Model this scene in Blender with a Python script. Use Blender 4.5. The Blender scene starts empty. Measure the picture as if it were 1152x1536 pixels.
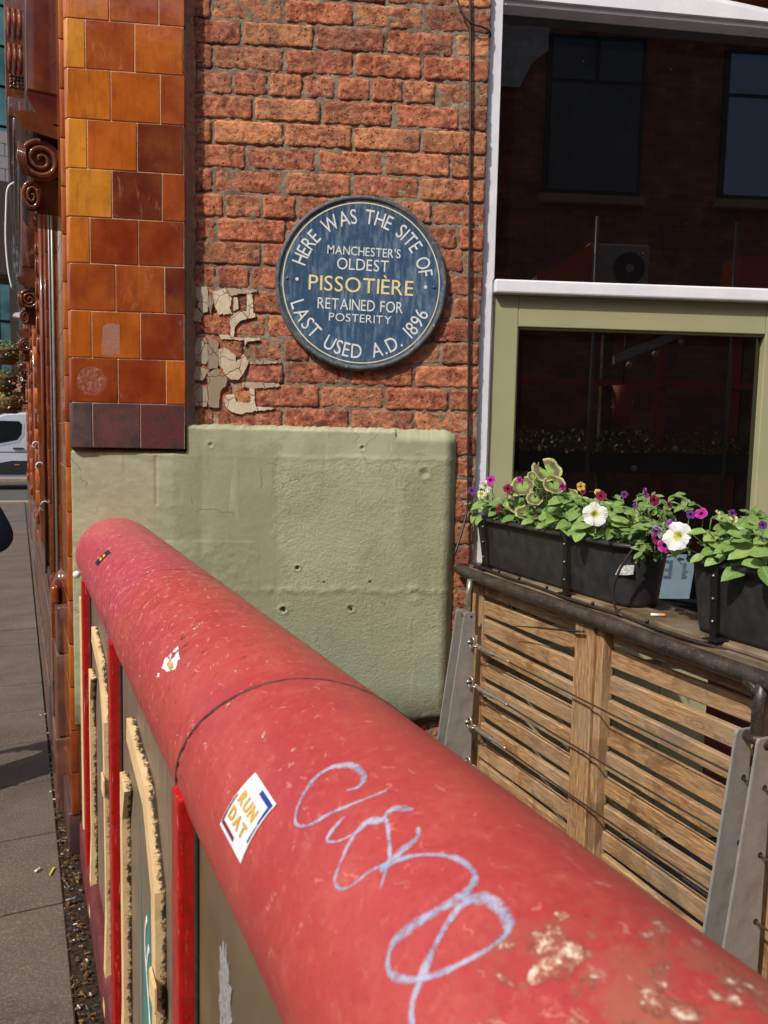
import bpy, bmesh, math, random
from mathutils import Vector, Matrix, noise
random.seed(7)
SC = bpy.context.scene
COL = SC.collection
PI = math.pi
R = math.radians

# ------------------------------------------------------------------ camera, sky, sun, exposure
EYE = Vector((0, 0, 1.43))
cam = bpy.data.objects.new('camera', bpy.data.cameras.new('camera'))
COL.objects.link(cam)
_p, _r, _a = R(5.18), R(1.21), R(3.72)
F0 = Vector((math.sin(_a), math.cos(_a), 0)); X0 = Vector((math.cos(_a), -math.sin(_a), 0)); Z0 = Vector((0, 0, 1))
FW = math.cos(_p)*F0 - math.sin(_p)*Z0
U0 = math.sin(_p)*F0 + math.cos(_p)*Z0
CX = math.cos(_r)*X0 + math.sin(_r)*U0
CU = -math.sin(_r)*X0 + math.cos(_r)*U0
cam.matrix_world = Matrix(((CX.x, CU.x, -FW.x, EYE.x), (CX.y, CU.y, -FW.y, EYE.y), (CX.z, CU.z, -FW.z, EYE.z), (0, 0, 0, 1)))
cam.data.sensor_fit = 'VERTICAL'
cam.data.sensor_height = 36.0
cam.data.lens = 1150/1536*36
cam.data.clip_start = 0.02
cam.data.clip_end = 400
cam.data.dof.use_dof = True; cam.data.dof.focus_distance = 2.0; cam.data.dof.aperture_fstop = 11.0
SC.camera = cam

SUN_AZ, SUN_EL = R(43), R(47)          # to the sun: behind the camera and to its left
to_sun = Vector((-math.sin(SUN_AZ)*math.cos(SUN_EL), -math.cos(SUN_AZ)*math.cos(SUN_EL), math.sin(SUN_EL)))
world = bpy.data.worlds.new('World'); SC.world = world; world.use_nodes = True
wn = world.node_tree
bg = wn.nodes['Background']
sky = wn.nodes.new('ShaderNodeTexSky'); sky.sky_type = 'NISHITA'; sky.sun_disc = False
sky.sun_elevation = SUN_EL; sky.sun_rotation = PI + SUN_AZ
sky.air_density = 1.0; sky.dust_density = 2.5
wn.links.new(sky.outputs[0], bg.inputs[0]); bg.inputs[1].default_value = 0.14
sl = bpy.data.lights.new('sun', 'SUN'); sl.energy = 3.7; sl.angle = R(0.6); sl.color = (1.0, 0.955, 0.88)
so = bpy.data.objects.new('sun', sl); COL.objects.link(so)
so.rotation_euler = to_sun.to_track_quat('Z', 'Y').to_euler()
SC.view_settings.view_transform = 'Standard'; SC.view_settings.look = 'None'
SC.view_settings.gamma = 1; SC.view_settings.use_curve_mapping = False
SC.view_settings.exposure = 0.0

# ------------------------------------------------------------------ frames of the place
DS = Vector((-0.3714, 0.9285, 0)); SS = Vector((0.9285, 0.3714, 0))   # along the street, and towards the yard
def ST(t, s, z): return DS*t + SS*s + Vector((0, 0, z))
DF = Vector((0.3355, -0.942, 0)); NF = Vector((0.942, 0.3355, 0)); PF = Vector((0.495, 2.5, 0))
def FN(u, n, z): return PF + DF*u + NF*n + Vector((0, 0, z))            # along the timber fence, out to the window

def L(r, g, b, a=1):
    f = lambda c: (c/255/12.92) if c/255 <= .04045 else ((c/255+.055)/1.055)**2.4
    return (f(r), f(g), f(b), a)

# ------------------------------------------------------------------ material helper
class G:
    def __init__(s, name):
        s.m = bpy.data.materials.new(name); s.m.use_nodes = True
        s.t = s.m.node_tree; s.t.nodes.clear()
    def n(s, typ, ins=None, **kw):
        k = s.t.nodes.new('ShaderNode'+typ)
        for a, v in kw.items(): setattr(k, a, v)
        for a, v in (ins or {}).items():
            i = k.inputs[a]
            if isinstance(v, bpy.types.NodeSocket): s.t.links.new(v, i)
            else: i.default_value = v
        return k
    def vec(s, rnd=True, scale=None, uv=False, world=False):
        if uv: v = s.n('TexCoord').outputs['UV']
        elif world: v = s.n('NewGeometry').outputs['Position']
        else: v = s.n('TexCoord').outputs['Object']
        if rnd:
            r = s.n('ObjectInfo').outputs['Random']
            m = s.n('VectorMath', {0: v, 1: s.n('CombineXYZ', {0: s.m_('MULTIPLY', r, 37.), 1: s.m_('MULTIPLY', r, 17.), 2: s.m_('MULTIPLY', r, 53.)}).outputs[0]}, operation='ADD')
            v = m.outputs[0]
        if scale: v = s.n('VectorMath', {0: v, 1: scale}, operation='MULTIPLY').outputs[0]
        return v
    def m_(s, op, a, b=0., c=None, clamp=False):
        d = {0: a, 1: b}
        if c is not None: d[2] = c
        return s.n('Math', d, operation=op, use_clamp=clamp).outputs[0]
    def noise(s, v, scale, detail=4, rough=.6, dist=0.):
        return s.n('TexNoise', {'Vector': v, 'Scale': scale, 'Detail': detail, 'Roughness': rough, 'Distortion': dist}).outputs[0]
    def ncol(s, v, scale, detail=2):
        return s.n('TexNoise', {'Vector': v, 'Scale': scale, 'Detail': detail}).outputs[1]
    def vor(s, v, scale, out=0, feature='F1', rand=1.):
        k = s.n('TexVoronoi', {'Vector': v, 'Scale': scale, 'Randomness': rand}, feature=feature); return k.outputs[out]
    def rng(s, x, a, b, c=0., d=1.):
        return s.n('MapRange', {0: x, 1: a, 2: b, 3: c, 4: d}).outputs[0]
    def mix(s, f, a, b, blend='MIX'):
        k = s.n('Mix', {0: f, 6: a, 7: b}, data_type='RGBA', blend_type=blend); return k.outputs[2]
    def ramp(s, f, pts):
        k = s.n('ValToRGB', {0: f}); e = k.color_ramp.elements
        while len(e) < len(pts): e.new(.5)
        for i, (p, c) in enumerate(pts): e[i].position = p; e[i].color = c
        return k.outputs[0]
    def ocol(s): return s.n('ObjectInfo').outputs['Color']
    def bump(s, h, strength=.5, dist=.005, normal=None):
        d = {'Height': h, 'Strength': strength, 'Distance': dist}
        if normal is not None: d['Normal'] = normal
        return s.n('Bump', d).outputs[0]
    def out(s, color, rough=.6, normal=None, metal=0., spec=.5, coat=0., coatr=.1, alpha=None, subs=0., emit=None, trans=0.):
        d = {'Base Color': color, 'Roughness': rough, 'Metallic': metal, 'Specular IOR Level': spec, 'Coat Weight': coat, 'Coat Roughness': coatr}
        if normal is not None: d['Normal'] = normal
        if alpha is not None: d['Alpha'] = alpha
        p = s.n('BsdfPrincipled', d)
        o = p.outputs[0]
        if trans:
            tr = s.n('BsdfTranslucent', {'Color': color})
            o = s.n('MixShader', {0: trans, 1: p.outputs[0], 2: tr.outputs[0]}).outputs[0]
        s.t.links.new(o, s.n('OutputMaterial').inputs[0])
        return s.m

def simple(name, col, rough=.6, metal=0., nscale=30, var=.25, bump=.2, dist=.001, spec=.5, coat=0., trans=0.):
    g = G(name); v = g.vec()
    f = g.noise(v, nscale, 5)
    c = g.mix(g.rng(f, .3, .7), tuple(x*(1-var) for x in col[:3])+(1,), tuple(min(1, x*(1+var)) for x in col[:3])+(1,))
    return g.out(c, rough, g.bump(f, bump, dist), metal, spec, coat, trans=trans)

# ---- bricks: obj.color carries each brick's own fired colour
g = G('brick_clay'); v = g.vec(); rn = g.n('ObjectInfo').outputs['Random']
f0 = g.noise(v, 12, 4, .6); f1 = g.noise(v, 26, 7, .7, .6); f2 = g.noise(v, 62, 5, .75, .4); f3 = g.noise(v, 230, 3, .6)
c = g.mix(g.rng(f0, .35, .68), g.ocol(), g.mix(.45, g.ocol(), L(150, 112, 84)))
c = g.mix(g.rng(f1, .46, .64, 0, .85), c, g.mix(.7, g.ocol(), L(232, 156, 110)))
c = g.mix(g.rng(f1, .48, .36, 0, .8), c, L(102, 58, 46))
c = g.mix(g.rng(f2, .52, .66, 0, .6), c, L(224, 164, 128))
c = g.mix(g.rng(f2, .47, .36, 0, .55), c, L(88, 50, 42))
c = g.mix(g.rng(g.noise(v, 5, 4), .48, .66, 0, .5), c, L(112, 82, 68))
pw = g.n('VectorMath', {0: v, 1: g.n('VectorMath', {0: g.ncol(v, 60), 'Scale': .016}, operation='SCALE').outputs[0]}, operation='ADD').outputs[0]
pit = g.rng(g.vor(pw, 70), .10, .24); pmask = g.rng(g.noise(v, 20, 3), .42, .56)
pitm = g.m_('MULTIPLY', g.m_('SUBTRACT', 1., pit), pmask)
c = g.mix(g.m_('MULTIPLY', pitm, .85), c, L(62, 32, 26))
c = g.mix(g.rng(g.noise(v, 30, 6, .75), .62, .74, 0, .55), c, L(160, 138, 118))
sp = g.rng(g.vor(v, 140), .05, .1, 1, 0); c = g.mix(g.m_('MULTIPLY', sp, g.rng(g.noise(v, 18), .6, .7)), c, L(225, 205, 190))
rgh = g.rng(rn, 0, 1, .55, 1.25)
h = g.m_('ADD', g.m_('MULTIPLY', f1, .95), g.m_('ADD', g.m_('MULTIPLY', f2, .8), g.m_('MULTIPLY', f3, .16)))
h = g.m_('SUBTRACT', g.m_('MULTIPLY', h, rgh), g.m_('MULTIPLY', pitm, .7))
M_BRICK = g.out(c, .92, g.bump(h, 1.0, .0075), spec=.2)

g = G('lime_mortar'); v = g.vec(False)
f1 = g.noise(v, 35, 6, .7); f2 = g.noise(v, 240, 4, .7)
c = g.ramp(f1, [(.25, L(92, 78, 66)), (.5, L(146, 128, 108)), (.75, L(182, 164, 140))])
c = g.mix(g.rng(g.noise(v, 5, 3), .55, .7, 0, .6), c, L(110, 92, 76))
c = g.mix(g.rng(f2, .6, .75, 0, .5), c, L(196, 184, 165))
M_MORTAR = g.out(c, .95, g.bump(g.m_('ADD', g.m_('MULTIPLY', f1, .7), g.m_('MULTIPLY', f2, .5)), 1., .006), spec=.15)

g = G('broken_edge_mortar'); v = g.vec(False)
f1 = g.noise(v, 30, 6, .7, .5); f2 = g.noise(v, 200, 4, .7)
c = g.ramp(f1, [(.3, L(128, 98, 78)), (.5, L(184, 144, 118)), (.62, L(196, 116, 86)), (.8, L(206, 186, 162))])
c = g.mix(g.rng(g.n('SeparateXYZ', {0: g.n('NewGeometry').outputs['Position']}).outputs[2], 1.95, 2.3, .6, 0), c, L(128, 118, 104))
M_EDGE = g.out(c, .95, g.bump(g.m_('ADD', f1, g.m_('MULTIPLY', f2, .4)), 1., .01), spec=.15)

g = G('old_plaster'); v = g.vec()
f1 = g.noise(v, 30, 5, .7)
crk = g.rng(g.vor(g.n('VectorMath', {0: v, 1: g.n('VectorMath', {0: g.ncol(v, 25), 'Scale': .03}, operation='SCALE').outputs[0]}, operation='ADD').outputs[0], 13, feature='DISTANCE_TO_EDGE'), 0., .018)
c = g.mix(g.rng(f1, .35, .65), g.ocol(), g.mix(.4, g.ocol(), L(150, 130, 108)))
c = g.mix(g.rng(crk, 0, 1, .8, 0), c, L(78, 62, 50))
c = g.mix(g.rng(g.vor(v, 190), .06, .16, .6, 0), c, L(120, 98, 80))
M_PLASTER = g.out(c, .92, g.bump(g.m_('ADD', g.m_('MULTIPLY', f1, .5), g.m_('ADD', g.m_('MULTIPLY', crk, .5), g.m_('MULTIPLY', g.noise(v, 220), .3))), 1., .004), spec=.2)

# ---- glazed faience
def glaze(name, rough=.1):
    g = G(name); v = g.vec()
    f1 = g.noise(v, 9, 3, .5); f2 = g.noise(v, 34, 5, .65)
    c = g.mix(g.rng(f1, .35, .68), g.mix(.28, g.ocol(), (.05, .012, .006, 1)), g.mix(.14, g.ocol(), (.75, .30, .05, 1)))
    c = g.mix(g.rng(f2, .5, .75, 0, .45), c, g.mix(.5, g.ocol(), (.05, .014, .01, 1)))
    drip = g.noise(g.n('VectorMath', {0: v, 1: (1, 1, .12)}, operation='MULTIPLY').outputs[0], 90, 2)
    c = g.mix(g.rng(drip, .52, .75, 0, .35), c, (.09, .03, .02, 1))
    rnz = g.n('ObjectInfo').outputs['Random']
    bloom = g.m_('MULTIPLY', g.rng(g.noise(g.n('VectorMath', {0: v, 1: (1.4, 1, .45)}, operation='MULTIPLY').outputs[0], 19, 6, .75, .8), .57, .64), g.rng(rnz, .45, .8))  # pale highlight smears painted into the glaze colour of some tiles
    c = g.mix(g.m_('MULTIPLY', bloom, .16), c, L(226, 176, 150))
    spk = g.m_('MULTIPLY', g.rng(g.vor(v, 120), .03, .07, 1, 0), g.rng(g.noise(v, 14), .5, .62))
    c = g.mix(spk, c, L(225, 205, 180))
    sm = g.rng(g.noise(v, 16, 5, .7, 1.2), .6, .75, 0, 1)
    r = g.m_('ADD', rough, g.m_('MULTIPLY', sm, .22))
    nb = g.bump(g.noise(v, 17, 2, .5), .10, .010)
    return g.out(c, r, g.bump(g.m_('ADD', g.noise(v, 300), spk), .06, .001, nb), spec=.5, coat=.35, coatr=.05)
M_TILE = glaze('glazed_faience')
g = G('grimy_bottom_tile'); v = g.vec(); f = g.noise(v, 12, 5, .7); f2 = g.noise(v, 350, 2)
c = g.mix(g.rng(f, .40, .66), g.ocol(), L(50, 42, 44)); c = g.mix(g.rng(f2, .5, .7, 0, .35), c, L(124, 100, 92))
M_TILED = g.out(c, .42, g.bump(g.m_('ADD', f, g.m_('MULTIPLY', f2, .5)), .5, .002), spec=.4, coat=.2, coatr=.3)
M_GROUT = simple('pale_grout', L(204, 170, 128), .9, 0, 90, .35, .5)
M_METALGREY = simple('grey_lead', L(130, 122, 112), .35, .3, 50, .2, .1)

# ---- sage green masonry paint on rough render
g = G('sage_painted_render'); v = g.vec(False, world=True)
big = g.noise(v, 2.6, 5, .6); mid = g.noise(v, 38, 6, .7); fin = g.noise(v, 260, 4, .75); gr_ = g.noise(v, 120, 5, .7, .5)
sx = g.n('SeparateXYZ', {0: v}).outputs
wob = g.m_('MULTIPLY', g.m_('SUBTRACT', g.noise(v, 9, 6, .7), .5), .30)
rough_zone = g.m_('MULTIPLY', g.rng(g.m_('ADD', sx[0], wob), -.20, -.15), g.rng(g.m_('ADD', sx[2], wob), 1.40, 1.34))
trow = g.m_('MULTIPLY', g.m_('MULTIPLY', g.rng(g.m_('ADD', sx[0], g.m_('MULTIPLY', wob, .5)), -.43, -.415), g.rng(g.m_('ADD', sx[0], wob), -.16, -.20)), g.rng(g.m_('ADD', sx[2], wob), 1.43, 1.40))
c = g.mix(g.rng(big, .38, .62), L(156, 157, 124), L(180, 179, 148))
c = g.mix(g.m_('MULTIPLY', trow, .75), c, L(146, 146, 114))
c = g.mix(g.m_('MULTIPLY', rough_zone, .35), c, L(156, 156, 120))
c = g.mix(g.rng(g.noise(v, 6, 6, .65), .50, .66, 0, .5), c, L(146, 144, 112))
c = g.mix(g.m_('MULTIPLY', g.rng(sx[2], 1.02, .70), g.rng(g.noise(v, 5, 5), .35, .6)), c, L(150, 156, 130))
c = g.mix(g.m_('MULTIPLY', g.rng(sx[2], .60, .47), g.rng(g.noise(v, 12, 6, .7), .35, .55, .2, 1)), c, L(84, 78, 60))
c = g.mix(g.rng(g.noise(g.n('VectorMath', {0: v, 1: (1, 1, .12)}, operation='MULTIPLY').outputs[0], 26, 4), .60, .74, 0, .45), c, L(190, 186, 158))
c = g.mix(g.rng(g.noise(g.n('VectorMath', {0: v, 1: (1, 1, .10)}, operation='MULTIPLY').outputs[0], 40, 5, .7), .60, .70, 0, .35), c, L(120, 116, 88))
c = g.mix(g.rng(g.vor(v, 44), .035, .06, .45, 0), c, L(218, 212, 188))
crk = g.m_('MULTIPLY', g.rng(g.vor(g.n('VectorMath', {0: v, 1: g.n('VectorMath', {0: g.ncol(v, 9, 4), 'Scale': .22}, operation='SCALE').outputs[0]}, operation='ADD').outputs[0], 3.2, feature='DISTANCE_TO_EDGE'), 0., .006, 1, 0), g.rng(g.noise(v, 4, 3), .56, .60))
c = g.mix(g.m_('MULTIPLY', crk, .25), c, L(92, 88, 66))
h = g.m_('ADD', g.m_('MULTIPLY', mid, .30), g.m_('MULTIPLY', fin, .10))
h = g.m_('ADD', h, g.m_('MULTIPLY', gr_, g.m_('ADD', .06, g.m_('MULTIPLY', rough_zone, .70))))
h = g.m_('SUBTRACT', h, g.m_('MULTIPLY', crk, .3))
M_RENDER = g.out(c, .66, g.bump(h, 1., .0052), spec=.3)

# ---- red painted cast capping: chips listed as (along, round, size) on its own uv
CHIPS = [((0.328,-0.112),16),((0.315,-0.264),26),((0.301,-0.246),26),((0.302,-0.375),16),((0.329,-0.399),9),((0.314,-0.523),8),((0.244,-0.072),20),((0.255,-0.151),14),((0.263,-0.166),9),((0.239,0.107),16),((0.892,-0.463),5),((0.829,-0.693),9),((0.649,-0.562),7),((0.619,-0.571),10),((0.587,-0.593),7),((1.124,-0.444),6),((1.171,-0.429),4),((0.712,-0.621),5),((0.701,-0.073),5),((0.416,-0.927),3)]
g = G('layered_red_paint'); uv = g.vec(False, uv=True); v = uv
warp = g.n('VectorMath', {0: g.ncol(v, 55, 5), 'Scale': .035}, operation='SCALE').outputs[0]
vw = g.n('VectorMath', {0: v, 1: warp}, operation='ADD').outputs[0]
vw = g.n('VectorMath', {0: vw, 1: (.0175, .0175, .0175)}, operation='SUBTRACT').outputs[0]
su = g.n('SeparateXYZ', {0: v}).outputs
mask = None
for (t, ph), px in CHIPS:
    rad = px/1150*max(.35, math.hypot(t, .35))*(1.2 if t < .35 else .95)
    d = g.n('VectorMath', {0: vw, 1: (t, ph*.13, 0)}, operation='DISTANCE').outputs['Value']
    b = g.rng(d, rad*.72, rad*1.0, 1, 0)
    mask = b if mask is None else g.m_('MAXIMUM', mask, b)
wear = g.m_('MULTIPLY', g.rng(su[0], .46, .20, .0, .20), g.rng(su[1], -.11, -.04, .25, 1))                                   # the near end is worn most
flk = g.rng(g.m_('ADD', g.noise(v, 42, 7, .72), wear), .70, .76)
mask2 = g.m_('MAXIMUM', mask, flk)
# scratches across the top, mostly at the far end
scv = g.n('VectorMath', {0: vw, 1: (60, 9, 1)}, operation='MULTIPLY').outputs[0]
scr = g.m_('MULTIPLY', g.rng(g.noise(scv, 3.2, 5, .6), .615, .64), g.rng(su[0], .95, 1.5, 0, .85))
scr2 = g.m_('MULTIPLY', g.rng(g.noise(g.n('VectorMath', {0: vw, 1: (16, 55, 1)}, operation='MULTIPLY').outputs[0], 2.6, 5, .6), .635, .66), g.rng(su[0], .6, 1.2, .3, .9))
drk = g.m_('MULTIPLY', g.rng(g.noise(g.n('VectorMath', {0: vw, 1: (80, 8, 1)}, operation='MULTIPLY').outputs[0], 2.1, 4, .6), .62, .65), g.m_('MULTIPLY', g.rng(g.noise(v, 6, 2), .44, .52), g.rng(su[0], .7, 1.1)))
red = g.mix(g.rng(g.noise(v, 5, 4, .6), .35, .65), L(186, 75, 66), L(174, 61, 62))
red = g.mix(g.rng(g.noise(v, 24, 6, .7), .5, .75, 0, .55), red, L(200, 106, 84))
red = g.mix(g.rng(su[0], 1.50, 1.60, 0, .75), red, L(184, 68, 84))
red = g.mix(g.m_('MULTIPLY', g.rng(g.noise(v, 7, 3), .5, .62), .3), red, L(172, 56, 66))
red = g.mix(g.rng(g.noise(v, 130, 5, .75), .52, .72, 0, .5), red, L(140, 46, 42))
red = g.mix(g.rng(g.noise(v, 75, 6, .75), .56, .72, 0, .45), red, L(214, 124, 108))
grime = g.rng(g.noise(v, 17, 7, .75), .56, .72, 0, .55)
red = g.mix(g.m_('MULTIPLY', grime, g.rng(su[0], .5, .2, .3, 1)), red, L(150, 78, 60))
brn = g.m_('MULTIPLY', g.rng(g.noise(v, 13, 6, .7), .50, .56), g.rng(su[0], .38, .25, 0, .8))
red = g.mix(brn, red, L(164, 96, 76))
c = g.mix(drk, red, L(92, 44, 44))
halo = g.rng(g.m_('ADD', g.noise(v, 42, 7, .72), wear), .665, .71, 0, .7)
c = g.mix(g.m_('MULTIPLY', halo, g.rng(su[0], .5, .4)), c, L(168, 92, 74))
under = g.ramp(g.noise(v, 120, 7, .8), [(.35, L(134, 74, 60)), (.49, L(168, 98, 80)), (.54, L(196, 148, 122)), (.60, L(236, 220, 198))])
c = g.mix(mask2, c, under)
c = g.mix(g.m_('MAXIMUM', scr, scr2), c, L(226, 172, 156))
edge = g.m_('MULTIPLY', mask2, g.m_('SUBTRACT', 1., mask2))
c = g.mix(g.m_('MULTIPLY', edge, 1.8, clamp=True), c, L(110, 52, 44))
hh = g.m_('SUBTRACT', g.m_('MULTIPLY', g.noise(v, 120, 6, .7), .22), g.m_('MULTIPLY', mask2, .45))
hh = g.m_('ADD', hh, g.m_('ADD', g.m_('MULTIPLY', g.noise(v, 14, 3), .5), g.m_('MULTIPLY', mask2, g.m_('MULTIPLY', g.noise(v, 170, 5, .8), .6))))
rr = g.m_('ADD', g.rng(g.noise(v, 30, 5), .3, .7, .30, .50), g.m_('MULTIPLY', mask2, .2))
M_RED = g.out(c, rr, g.bump(hh, .8, .0026), spec=.4, coat=.08, coatr=.3)
g = G('gloss_red_stile'); v = g.vec(); f = g.noise(v, 60, 6, .7); st = g.noise(g.n('VectorMath', {0: v, 1: (1, 1, .1)}, operation='MULTIPLY').outputs[0], 160, 4, .7)
c = g.mix(g.rng(f, .4, .7), L(186, 24, 18), L(150, 18, 18)); c = g.mix(g.rng(st, .60, .68, 0, .8), c, L(214, 130, 130))
c = g.mix(g.rng(g.noise(v, 25, 5, .7), .6, .68, 0, .85), c, L(60, 26, 22))
M_STILE = g.out(c, .28, g.bump(g.m_('ADD', f, st), .4, .0015), spec=.5, coat=.3)
g = G('mildewed_cream_paint'); v = g.vec(); f = g.noise(v, 85, 8, .8, .3); f2 = g.noise(v, 14, 4)
c = g.mix(g.rng(f2, .3, .7), L(232, 200, 150), L(216, 180, 130))
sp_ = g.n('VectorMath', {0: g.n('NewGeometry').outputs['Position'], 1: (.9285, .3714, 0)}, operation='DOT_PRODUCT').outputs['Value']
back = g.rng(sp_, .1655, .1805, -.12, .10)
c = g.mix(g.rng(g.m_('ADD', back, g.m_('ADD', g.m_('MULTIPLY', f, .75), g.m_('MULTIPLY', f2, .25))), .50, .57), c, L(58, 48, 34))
c = g.mix(g.rng(g.noise(v, 150, 5, .7), .62, .7, 0, .4), c, L(140, 106, 70))
M_CREAM = g.out(c, .62, g.bump(f, .7, .003), spec=.3)
g = G('dull_grey_panel_paint'); v = g.vec(False); f = g.noise(v, 8, 6, .7); stv = g.noise(g.n('VectorMath', {0: v, 1: (1, 1, .08)}, operation='MULTIPLY').outputs[0], 60, 5, .7)
c = g.mix(g.rng(f, .35, .65), L(128, 108, 88), L(106, 92, 78)); c = g.mix(g.rng(stv, .5, .7, 0, .5), c, L(160, 140, 112))
M_PANEL = g.out(c, .42, g.bump(g.m_('ADD', f, stv), .25, .002), spec=.4)
M_TEAL = simple('teal_spray', L(70, 132, 118), .5, 0, 30, .15, .1)
M_WHITEINK = simple('white_spray', L(214, 212, 206), .5, 0, 60, .15, .1)
M_SEAM = simple('perished_sealant', L(84, 48, 44), .8, 0, 120, .5, .8, .001)

# ---- timber
def timber(name, a, b, dark, rough=.75):
    g = G(name); v = g.vec()
    s3 = g.n('VectorMath', {0: v, 1: (1.0, 9., 9.)}, operation='MULTIPLY').outputs[0]
    kn = g.vor(g.n('VectorMath', {0: v, 1: (5.5, 9, 14)}, operation='MULTIPLY').outputs[0], 1.0)
    knm = g.rng(kn, .10, .26, 1, 0)
    sw = g.n('VectorMath', {0: s3, 1: g.n('VectorMath', {0: g.ncol(v, 6, 2), 'Scale': .55}, operation='SCALE').outputs[0]}, operation='ADD').outputs[0]
    gr = g.n('TexWave', {'Vector': sw, 'Scale': 2.2, 'Distortion': 3.2, 'Detail': 4., 'Detail Scale': 1.4}, wave_type='BANDS', bands_direction='Z').outputs[1]
    rings = g.m_('SINE', g.m_('MULTIPLY', kn, 70.))
    gr2 = g.noise(s3, 22, 5, .7)
    mix1 = g.mix(g.rng(gr, .0, 1., .15, .85), a, b)
    mix1 = g.mix(g.rng(gr2, .40, .66, 0, .85), mix1, dark)
    gr3 = g.noise(g.n('VectorMath', {0: v, 1: (1.2, 30, 30)}, operation='MULTIPLY').outputs[0], 14, 4, .7)
    mix1 = g.mix(g.rng(gr3, .50, .64, 0, .55), mix1, dark)
    mix1 = g.mix(g.m_('MULTIPLY', knm, g.m_('ADD', .62, g.m_('MULTIPLY', rings, .3))), mix1, dark)
    st = g.rng(g.noise(v, 8, 6, .65, .5), .53, .60, 0, .6)
    mix1 = g.mix(st, mix1, tuple(x*.8 for x in dark[:3])+(1,))
    mix1 = g.mix(g.rng(g.noise(v, 5, 4), .45, .7, 0, .5), mix1, L(150, 138, 120))
    mix1 = g.mix(g.rng(g.noise(v, 3, 3), .5, .65, 0, .35), mix1, L(196, 164, 122))
    h = g.m_('ADD', g.m_('MULTIPLY', gr2, .9), g.m_('MULTIPLY', gr3, .5))
    return g.out(mix1, rough, g.bump(h, .6, .0018), spec=.25)
M_WOOD = timber('weathered_pine', L(198, 160, 114), L(176, 134, 90), L(112, 78, 48))
M_WOODD = timber('damp_dark_plank', L(122, 98, 70), L(96, 80, 58), L(58, 50, 38))
g = G('dull_aluminium_flat'); v = g.vec(False); f = g.noise(v, 20, 6, .7)
c = g.mix(g.rng(f, .3, .7), L(172, 168, 162), L(146, 142, 137)); c = g.mix(g.rng(g.noise(v, 9, 6, .7), .5, .72, 0, .6), c, L(112, 102, 94))
M_ALU = g.out(c, g.rng(f, .3, .7, .38, .55), g.bump(g.noise(v, 130, 3), .15, .001), .25)
g = G('grimy_steel_rail'); v = g.vec(False); f = g.noise(v, 26, 6, .75)
c = g.mix(g.rng(f, .4, .65), L(52, 45, 40), L(84, 75, 66)); c = g.mix(g.rng(g.noise(v, 200, 3), .6, .7, 0, .5), c, L(150, 136, 118))
M_RAIL = g.out(c, .4, g.bump(f, .5, .0015), .25)
M_STEEL = simple('wet_steel_fittings', L(150, 142, 130), .3, .6, 80, .4, .4)
M_WIRE = simple('steel_wire_rope', L(92, 82, 72), .4, .7, 300, .5, .8)
g = G('black_trough_plastic'); v = g.vec(); f = g.noise(v, 24, 6, .7)
c = g.mix(g.rng(f, .4, .7), L(38, 38, 39), L(58, 57, 56)); c = g.mix(g.rng(g.noise(v, 60, 6, .75), .66, .74, 0, .5), c, L(120, 116, 110))
M_BLACK = g.out(c, .48, g.bump(f, .2, .001), spec=.4)
M_BLACKST = simple('black_strap_iron', L(28, 27, 27), .45, .2, 60, .3, .2)
M_CABLE = simple('black_cable_sheath', L(46, 38, 34), .45, 0, 120, .4, .2)

# ---- window paint and glass
g = G('flaking_white_gloss'); v = g.vec(False); f = g.noise(v, 70, 6, .75)
c = g.mix(g.rng(g.noise(v, 9, 3), .3, .7), L(226, 226, 232), L(242, 240, 242)); c = g.mix(g.rng(f, .665, .70), c, L(96, 88, 84))
M_WHITE = g.out(c, .45, g.bump(f, .3, .002), spec=.4)
g = G('sage_frame_paint'); v = g.vec(False); f = g.noise(v, 3, 4); st = g.noise(g.n('VectorMath', {0: v, 1: (.06, 1, 1)}, operation='MULTIPLY').outputs[0], 160, 3)
c = g.mix(g.rng(f, .3, .7), L(158, 156, 118), L(170, 166, 128)); c = g.mix(g.rng(g.vor(v, 30), .02, .035, .5, 0), c, L(205, 200, 170))
M_SAGE = g.out(c, .5, g.bump(g.m_('ADD', st, f), .12, .001), spec=.35)
g = G('dusty_window_glass'); v = g.vec(False)
spk = g.rng(g.vor(v, 26), .018, .026, 1, 0)
c = g.mix(g.m_('MULTIPLY', spk, .8), (.0035, .003, .0028, 1), L(190, 186, 176))
M_GLASS = g.out(c, g.m_('ADD', .008, g.m_('MULTIPLY', spk, .5)), None, spec=1.0, coat=1., coatr=.01)

# ---- plaque
g = G('plaque_blue'); v = g.vec(False)
scx = g.n('VectorMath', {0: v, 1: (3.4, 1, .55)}, operation='MULTIPLY').outputs[0]
s1 = g.noise(scx, 22, 6, .7, .3); s2 = g.noise(v, 9, 6, .7)
c = g.mix(g.rng(s2, .3, .7), L(44, 74, 104), L(56, 86, 112))
c = g.mix(g.m_('MULTIPLY', g.rng(s1, .46, .60), g.rng(s2, .40, .58, .08, .7)), c, L(130, 148, 168))
c = g.mix(g.rng(g.noise(v, 60, 5, .8), .63, .75, 0, .5), c, L(112, 112, 104))
c = g.mix(g.rng(g.noise(v, 150, 3), .62, .7, 0, .3), c, L(24, 38, 54))
M_PLAQUE = g.out(c, .42, g.bump(s1, .15, .001), spec=.4)
g = G('plaque_rim_paint'); v = g.vec(False); f = g.noise(v, 30, 7, .75)
c = g.mix(g.rng(f, .38, .62), L(60, 72, 86), L(108, 106, 98)); c = g.mix(g.rng(g.noise(v, 90, 5, .7), .6, .68, 0, .8), c, L(176, 168, 152))
M_RIM = g.out(c, .6, g.bump(f, .7, .002), spec=.35)
M_LETW = simple('white_letter_paint', L(226, 226, 220), .55, 0, 60, .12, .1)
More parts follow.
